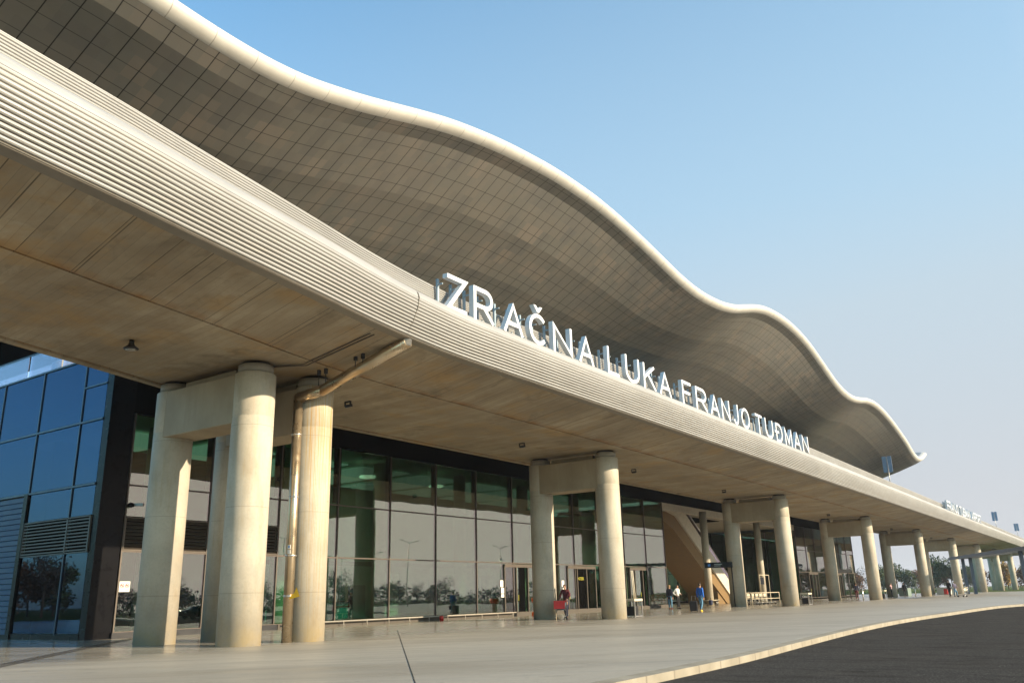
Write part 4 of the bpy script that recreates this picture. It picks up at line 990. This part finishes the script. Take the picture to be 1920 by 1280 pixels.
    N3.append((hip, (.078 * s, .062 * s))); skinned('trousers', N3, [(0, 7), (7, 1), (1, 2), (2, 3), (7, 4), (4, 5), (5, 6)], M[trousers], a)
    for ft in (fl, fr_):
        MB().lathe([(.001, -.026 * s), (.03 * s, -.022 * s), (.028 * s, .0), (.016 * s, .018 * s), (.001, .02 * s)], (0, 0, 0), 12).build('shoe', M[shoe], a)
        so_ = kids(a)[-1] if False else None
    for o_ in [c for c in kids(a) if c.name.startswith('shoe')]: pass
    shs = [c for c in kids(a) if c.name.split('.')[0] == 'shoe']
    for c, ft in zip(shs, (fl, fr_)): c.location = ft + V(0, -.028, -.019); c.scale = (1, 2.2, 1)
    hcap = MB(); pr_ = [(.001, .062), (.03, .056), (.047, .035), (.052, .01), (.050, -.012), (.046, -.03 - (.09 if longhair else 0))]
    hcap.lathe([(r_ * s, z_ * s) for r_, z_ in pr_], (0, 0, 0), 14)
    # hair leaves the face open
    hcap.v = [(v[0], v[1] + .012 * s if v[1] > 0 else v[1] * (.55 if v[2] < .02 * s else .95) + .010 * s, v[2]) for v in hcap.v]
    hc = hcap.build('hair', M[hair], a); hc.location = hd + V(0, .004, .012)
    tag(a, label, 'person', group); return a
# facing: own -Y direction; rotation about Z by `face`
person((-24.2, 39.55, 0), R(10), 'person in a maroon sweater and dark trousers leaning on the red shopping cart', 'maroon', 'navy', 1.76, stride=.9, armL=(.12, -.22, .56), armR=(-.10, -.22, .56), lean=.05)
pb = person((-22.1, 52.3, 0), R(168), 'person in a bright blue top and jeans walking away with a black suitcase', 'bluev', 'jeans', 1.74, shoe='shoey', stride=.7)
person((-28.2, 61.0, 0), R(175), 'person in a long navy coat and jeans seen from behind', 'navy', 'jeans', 1.78, coat=True, hair='hairg', shoe='maroon')
person((-27.9, 61.75, 0), R(75), 'person in a white shirt and black trousers with hand on hip', 'whitec', 'blackc', 1.76, armR=(-.13, -.02, .56), armL=(.05, -.14, .6))
person((-16.1, 107.5, 0), R(-25), 'person in black walking beside the one in pink on the open plaza', 'blackc', 'blackc', 1.82, stride=.4)
person((-15.6, 107.9, 0), R(60), 'person in a pink top pushing a luggage trolley on the open plaza', 'pink', 'jeans', 1.68, stride=.6, armL=(.09, -.2, .58), armR=(-.09, -.2, .58), hair='hairg')
person((-25.1, 121.9, 0), R(90), 'person in a pale top and black trousers left of the seventh pier', 'pink', 'blackc', 1.76, armR=(-.06, -.12, .72))
person((-25.0, 129.5, 0), R(30), 'person in black standing near the grey planter by the far piers', 'blackc', 'blackc', 1.78)
person((-24.3, 100.6, 0), R(200), 'person in a navy top and brown trousers between the fifth and sixth piers', 'navy', 'maroon', 1.76)
# belongings
sc2 = empty('suitcase', (-22.5, 52.1, 0), R(15)); tag(sc2, 'black wheeled suitcase trailed by the person in blue', 'suitcase')
MB().box(-.24, .24, -.15, .15, .06, .66).build('case', M['blackc'], sc2, .05)
MB().tube([(-.12, .1, .66), (-.12, .12, .95), (.12, .12, .95), (.12, .1, .66)], .014, 6).build('handle', M['steel'], sc2)
for x in (-.18, .18): MB().tube([(x - .02, .1, .045), (x + .02, .1, .045)], .045, 10).build('wheel', M['tire'], sc2)
hb = empty('handbag', (-21.62, 52.75, .38), R(10)); tag(hb, 'dark handbag carried in the right hand of the person in blue', 'bag'); MB().box(-.1, .1, -.2, .2, 0, .3).build('bag_body', M['navy'], hb, .05); MB().tube([(0, -.12, .3), (0, -.06, .46), (0, .06, .46), (0, .12, .3)], .012, 6).build('strap', M['blackc'], hb)
t_ = copy_tree(tr0); t_.location = (-14.9, 107.3, 0); t_.rotation_euler.z = R(240); tag(t_, 'luggage trolley pushed across the plaza by the person in pink', 'luggage trolley', 'luggage trolleys in the corral')
rs = empty('red_suitcase', (-21.3, 139.0, 0)); tag(rs, 'bright red suitcase behind the foot of the seventh pier', 'suitcase'); MB().box(-.25, .25, -.3, .3, .06, .8).build('case', M['red'], rs, .06); MB().tube([(0, -.15, .8), (0, -.15, 1.1), (0, .15, 1.1), (0, .15, .8)], .02, 6).build('handle', M['steel'], rs)
for i, (x, y, lb) in enumerate(((-25.8, 134.0, 'grey concrete planter box near the person in black'), )):
    pl = empty('planter_box', (x, y, 0)); MB().box(-.6, .6, -1.2, 1.2, 0, 1.05).build('box', M['green'], pl, .04); tag(pl, lb, 'planter'); MB().box(-.55, .55, -1.1, 1.1, 1.05, 1.12).build('soil', M['blackc'], pl)
    for k in range(14):
        q = MB(); 
for i, y in enumerate((146.0, 150.5, 155.0)):
    b = MB().box(-.9, .9, -.9, .9, 0, 1.0).build('pale_planter', M['parap'], None, .05); b.location = (-22.6, y, 0); tag(b, ['pale square planter nearest to the red suitcase', 'pale square planter in the middle of three', 'pale square planter farthest from the red suitcase'][i], 'planter', 'pale planters behind the seventh pier')

# ------------------------------------------------------------------ trees
def leaf_crown(seed, rx, rz, zc, n, size, sparse=False):
    rg = random.Random(seed); vs = []; fs = []
    lobes = [(Vector((rg.uniform(-.55, .55) * rx, rg.uniform(-.55, .55) * rx, zc + rg.uniform(-.6, .7) * rz)), rg.uniform(.35, .62)) for _ in range(9)]
    for k in range(n):
        c, r_ = rg.choice(lobes); d = Vector((rg.gauss(0, 1), rg.gauss(0, 1), rg.gauss(0, 1))).normalized() * (rg.random() ** .45)
        p = c + Vector((d.x * rx * r_, d.y * rx * r_, d.z * rz * r_ * 1.05))
        u = Vector((rg.gauss(0, 1), rg.gauss(0, 1), rg.gauss(0, 1))).normalized(); v = u.cross(Vector((rg.gauss(0, 1), rg.gauss(0, 1), rg.gauss(0, 1)))).normalized(); s_ = size * rg.uniform(.6, 1.3)
        o_ = len(vs); vs += [p - u * s_, p + v * s_ * .6, p + u * s_, p - v * s_ * .6]; fs.append((o_, o_ + 1, o_ + 2, o_ + 3))
    m_ = MB(); m_.v = [tuple(p) for p in vs]; m_.f = fs; m_.sm = [False] * len(fs); return m_
def tree_proto(seed, h, rx, mat, n=900, size=.32):
    rg = random.Random(seed); a = empty('tree')
    g = MB(); g.tube([(0, 0, -.2), (.05, 0, h * .3), (-.05, .1, h * .6), (0, 0, h * .85)], [.02 * h, .016 * h, .009 * h, .003 * h], 8)
    for k in range(9):
        z0 = h * rg.uniform(.25, .7); aa = rg.uniform(0, 6.28); L = rx * rg.uniform(.6, .95)
        g.tube([(0, 0, z0), (L * .5 * math.cos(aa), L * .5 * math.sin(aa), z0 + L * .35), (L * math.cos(aa), L * math.sin(aa), z0 + L * .8)], [.008 * h, .005 * h, .002 * h], 6)
    g.build('trunk', M['trunk'], a)
    leaf_crown(seed, rx, h * .42, h * .52, n, size).build('crown', M[mat], a, fix=False)
    return a
TP = [tree_proto(1, 11, 4.2, 'treegold', 2400, .34), tree_proto(2, 14, 4.6, 'treegreen', 3000, .38), tree_proto(3, 10, 4.4, 'treerust', 2400, .34), tree_proto(4, 12, 4.0, 'treegrey', 1100, .24), tree_proto(5, 9, 3.8, 'treegreen', 2200, .32)]
names = ['gold leaved tree', 'tall dark green tree', 'rust brown tree', 'bare grey tree', 'low dark green tree']
rg = random.Random(11); used = set()
def place_tree(k, x, y, s, lab, grp):
    t_ = TP[k] if k not in used else copy_tree(TP[k]); used.add(k)
    t_.location = (x, y, 0); t_.rotation_euler.z = rg.uniform(0, 6.28); t_.scale = (s, s, s * rg.uniform(.9, 1.1)); tag(t_, lab, 'tree', grp)
# far belt seen between the piers: from left to right in the photograph
belt = []
xx = -88
seq = [0, 2, 0, 0, 0, 2, 0, 0, 2, 4, 1, 4, 1, 2, 1, 4, 2, 0, 2, 4, 1, 0, 2, 4, 1, 0, 2, 4, 0, 1]
for i, k in enumerate(seq):
    belt.append((k, -92 + i * 3.9 + rg.uniform(-1, 1), 262 + rg.uniform(-14, 14), rg.uniform(.55, .75)))
for i, (k, x, y, s) in enumerate(belt):
    place_tree(k, x, y, s, names[k] + ' of the belt beyond the lawn, number %s from the left' % (['one','two','three','four','five','six','seven','eight','nine','ten','eleven','twelve','thirteen','fourteen','fifteen','sixteen','seventeen','eighteen','nineteen','twenty','twenty one','twenty two','twenty three','twenty four','twenty five','twenty six','twenty seven','twenty eight','twenty nine','thirty'][i]), 'trees beyond the lawn')
# second rank, farther away, fills the gaps
for i in range(34):
    k = [2, 3, 1, 4][i % 4]; place_tree(k, -120 + i * 5.2 + rg.uniform(-2, 2), 315 + rg.uniform(-12, 12), rg.uniform(.6, .8), 'hazy tree in the rear rank beyond the lawn', 'rear rank of trees')
# trees across the parking area: they show as reflections in the glass
for i in range(100):
    k = [3, 3, 3, 2, 3, 3, 4, 3, 3][i % 9]; place_tree(k, 92 + (i % 3) * 9 + rg.uniform(-3, 3), -170 + i * 3.7 + rg.uniform(-2, 2), rg.uniform(.42, .66) * (1.5 if i % 17 == 3 else 1), 'tree across the parking area', 'trees across the parking area')
for i in range(26):
    place_tree([3, 2, 4, 1][i % 4], -85 - i * 7.5, -42 + rg.uniform(-6, 6), rg.uniform(.8, 1.1), 'tree behind the viewer across the plaza', 'trees behind the viewer')
hg = random.Random(3); hm_ = MB(); vs = []; fs = []
for k in range(15000):
    y = hg.uniform(-190, 230); top = 3.4 + .9 * math.sin(y * .09) + 1.1 * math.sin(y * .31 + 1) + hg.uniform(0, .8)
    p = Vector((86 + hg.uniform(-2.5, 2.5), y, hg.uniform(-.1, 1) ** .8 * top if False else hg.random() * top - .1)); u = Vector((hg.gauss(0, 1), hg.gauss(0, 1), hg.gauss(0, 1))).normalized(); v = u.orthogonal().normalized(); s_ = hg.uniform(.3, .6)
    o_ = len(vs); vs += [p - u * s_, p + v * s_ * .6, p + u * s_, p - v * s_ * .6]; fs.append((o_, o_ + 1, o_ + 2, o_ + 3))
hm_.v = [tuple(p) for p in vs]; hm_.f = fs; hm_.sm = [False] * len(fs)
tag(hm_.build('undergrowth', M['treegrey'], None, fix=False), 'dense undergrowth along the far side of the parking area', None, kind='stuff')
# parking lamps, mirrored in the glass
lp = empty('parking_lamp', (30, 20, -.12)); MB().tube([(0, 0, 0), (0, 0, 10)], [.11, .06], 8).build('pole', M['grey'], lp)
MB().tube([(0, -1.6, 10.25), (0, -.2, 9.9), (0, .2, 9.9), (0, 1.6, 10.25)], .04, 6).build('arm', M['grey'], lp)
for s in (-1, 1): MB().box(-.12, .12, s * 1.9 - .4, s * 1.9 + .4, 10.2, 10.32).build('lamp_head', M['grey'], lp)
for i in range(16):
    l_ = lp if i == 0 else copy_tree(lp); l_.location = (30 + 17 * (i % 3), 4 + i * 8.5, -.12); tag(l_, 'tall twin arm parking lamp', 'street lamp', 'parking lamps')
# parked cars mirrored in the low glass
def car(mat):
    a = empty('parked_car')
    sec = [(-2.2, .35, .75, .72), (-2.1, .28, .9, .82), (-1.4, .25, 1.0, .88), (-.95, .25, 1.38, .86), (.3, .25, 1.46, .86), (1.0, .25, 1.05, .88), (1.9, .26, .92, .84), (2.25, .34, .7, .70)]
    m_ = MB(); n = 10
    for (x, zb, zt, hw) in sec:
        rf = .68 if zt > 1.2 else .9; zm = min(.95, zt - .05)
        m_.v += [(x, -hw * .9, zb), (x, -hw, zb + .2), (x, -hw, zm - .1), (x, -hw * .97, zm), (x, -hw * rf, zt), (x, hw * rf, zt), (x, hw * .97, zm), (x, hw, zm - .1), (x, hw, zb + .2), (x, hw * .9, zb)]
    for i in range(len(sec) - 1):
        for j in range(n): m_.f.append((i * n + j, i * n + (j + 1) % n, (i + 1) * n + (j + 1) % n, (i + 1) * n + j)); m_.sm.append(True)
    m_.f += [tuple(range(n)), tuple((len(sec) - 1) * n + j for j in range(n))[::-1]]; m_.sm += [False] * 2; m_.build('body', mat, a)
    for x in (-1.35, 1.4):
        for y in (-.8, .8): MB().tube([(x, y - .1, .32), (x, y + .1, .32)], .32, 18).build('wheel', M['tire'], a)
    g = MB()
    for s in (-1, 1): g.add([(-.85, s * .85, 1.0), (.75, s * .86, 1.0), (.3, s * .65, 1.38), (-.7, s * .64, 1.34)], [(0, 1, 2, 3)])
    g.build('side_windows', M['black'], a); MB().box(-2.24, -2.16, -.7, -.45, .6, .72).build('headlight', M['silver'], a); MB().box(-2.24, -2.16, .45, .7, .6, .72).build('headlight', M['silver'], a); return a
c0 = car(M['carpaint']); c1 = car(M['carblue'])
for i, (p, x, y, rz_) in enumerate(((c0, 9, 2, 88), (c1, -40, -16, 5), (c0, 14, 24, 92), (c0, 14, 40, 90), (c1, 9, 33, 88), (c0, -48, -17, 0), (c0, 20, 60, 90), (c1, 20, 12, 90))):
    c_ = p if (i in (0, 1)) else copy_tree(p); c_.location = (x, y, -.12 if x > 0 else 0.0); c_.rotation_euler.z = R(rz_); tag(c_, 'parked %s car out on the open lot' % ('black' if p is c0 else 'blue'), 'car', 'parked cars')

# ------------------------------------------------------------------ haze
hm = bpy.data.materials.new('haze_air'); hm.use_nodes = True; hn = hm.node_tree.nodes; hn.clear(); ho = hn.new('ShaderNodeOutputMaterial'); pv = hn.new('ShaderNodeVolumePrincipled')
pv.inputs['Color'].default_value = (.92, .93, 1, 1); pv.inputs['Density'].default_value = .00025; pv.inputs['Anisotropy'].default_value = .2
hm.node_tree.links.new(pv.outputs[0], ho.inputs['Volume'])
tag(MB().box(-1510, 1510, -1510, 1510, -1.2, 29).build('haze', hm), 'thin pale air haze', None, kind='stuff')
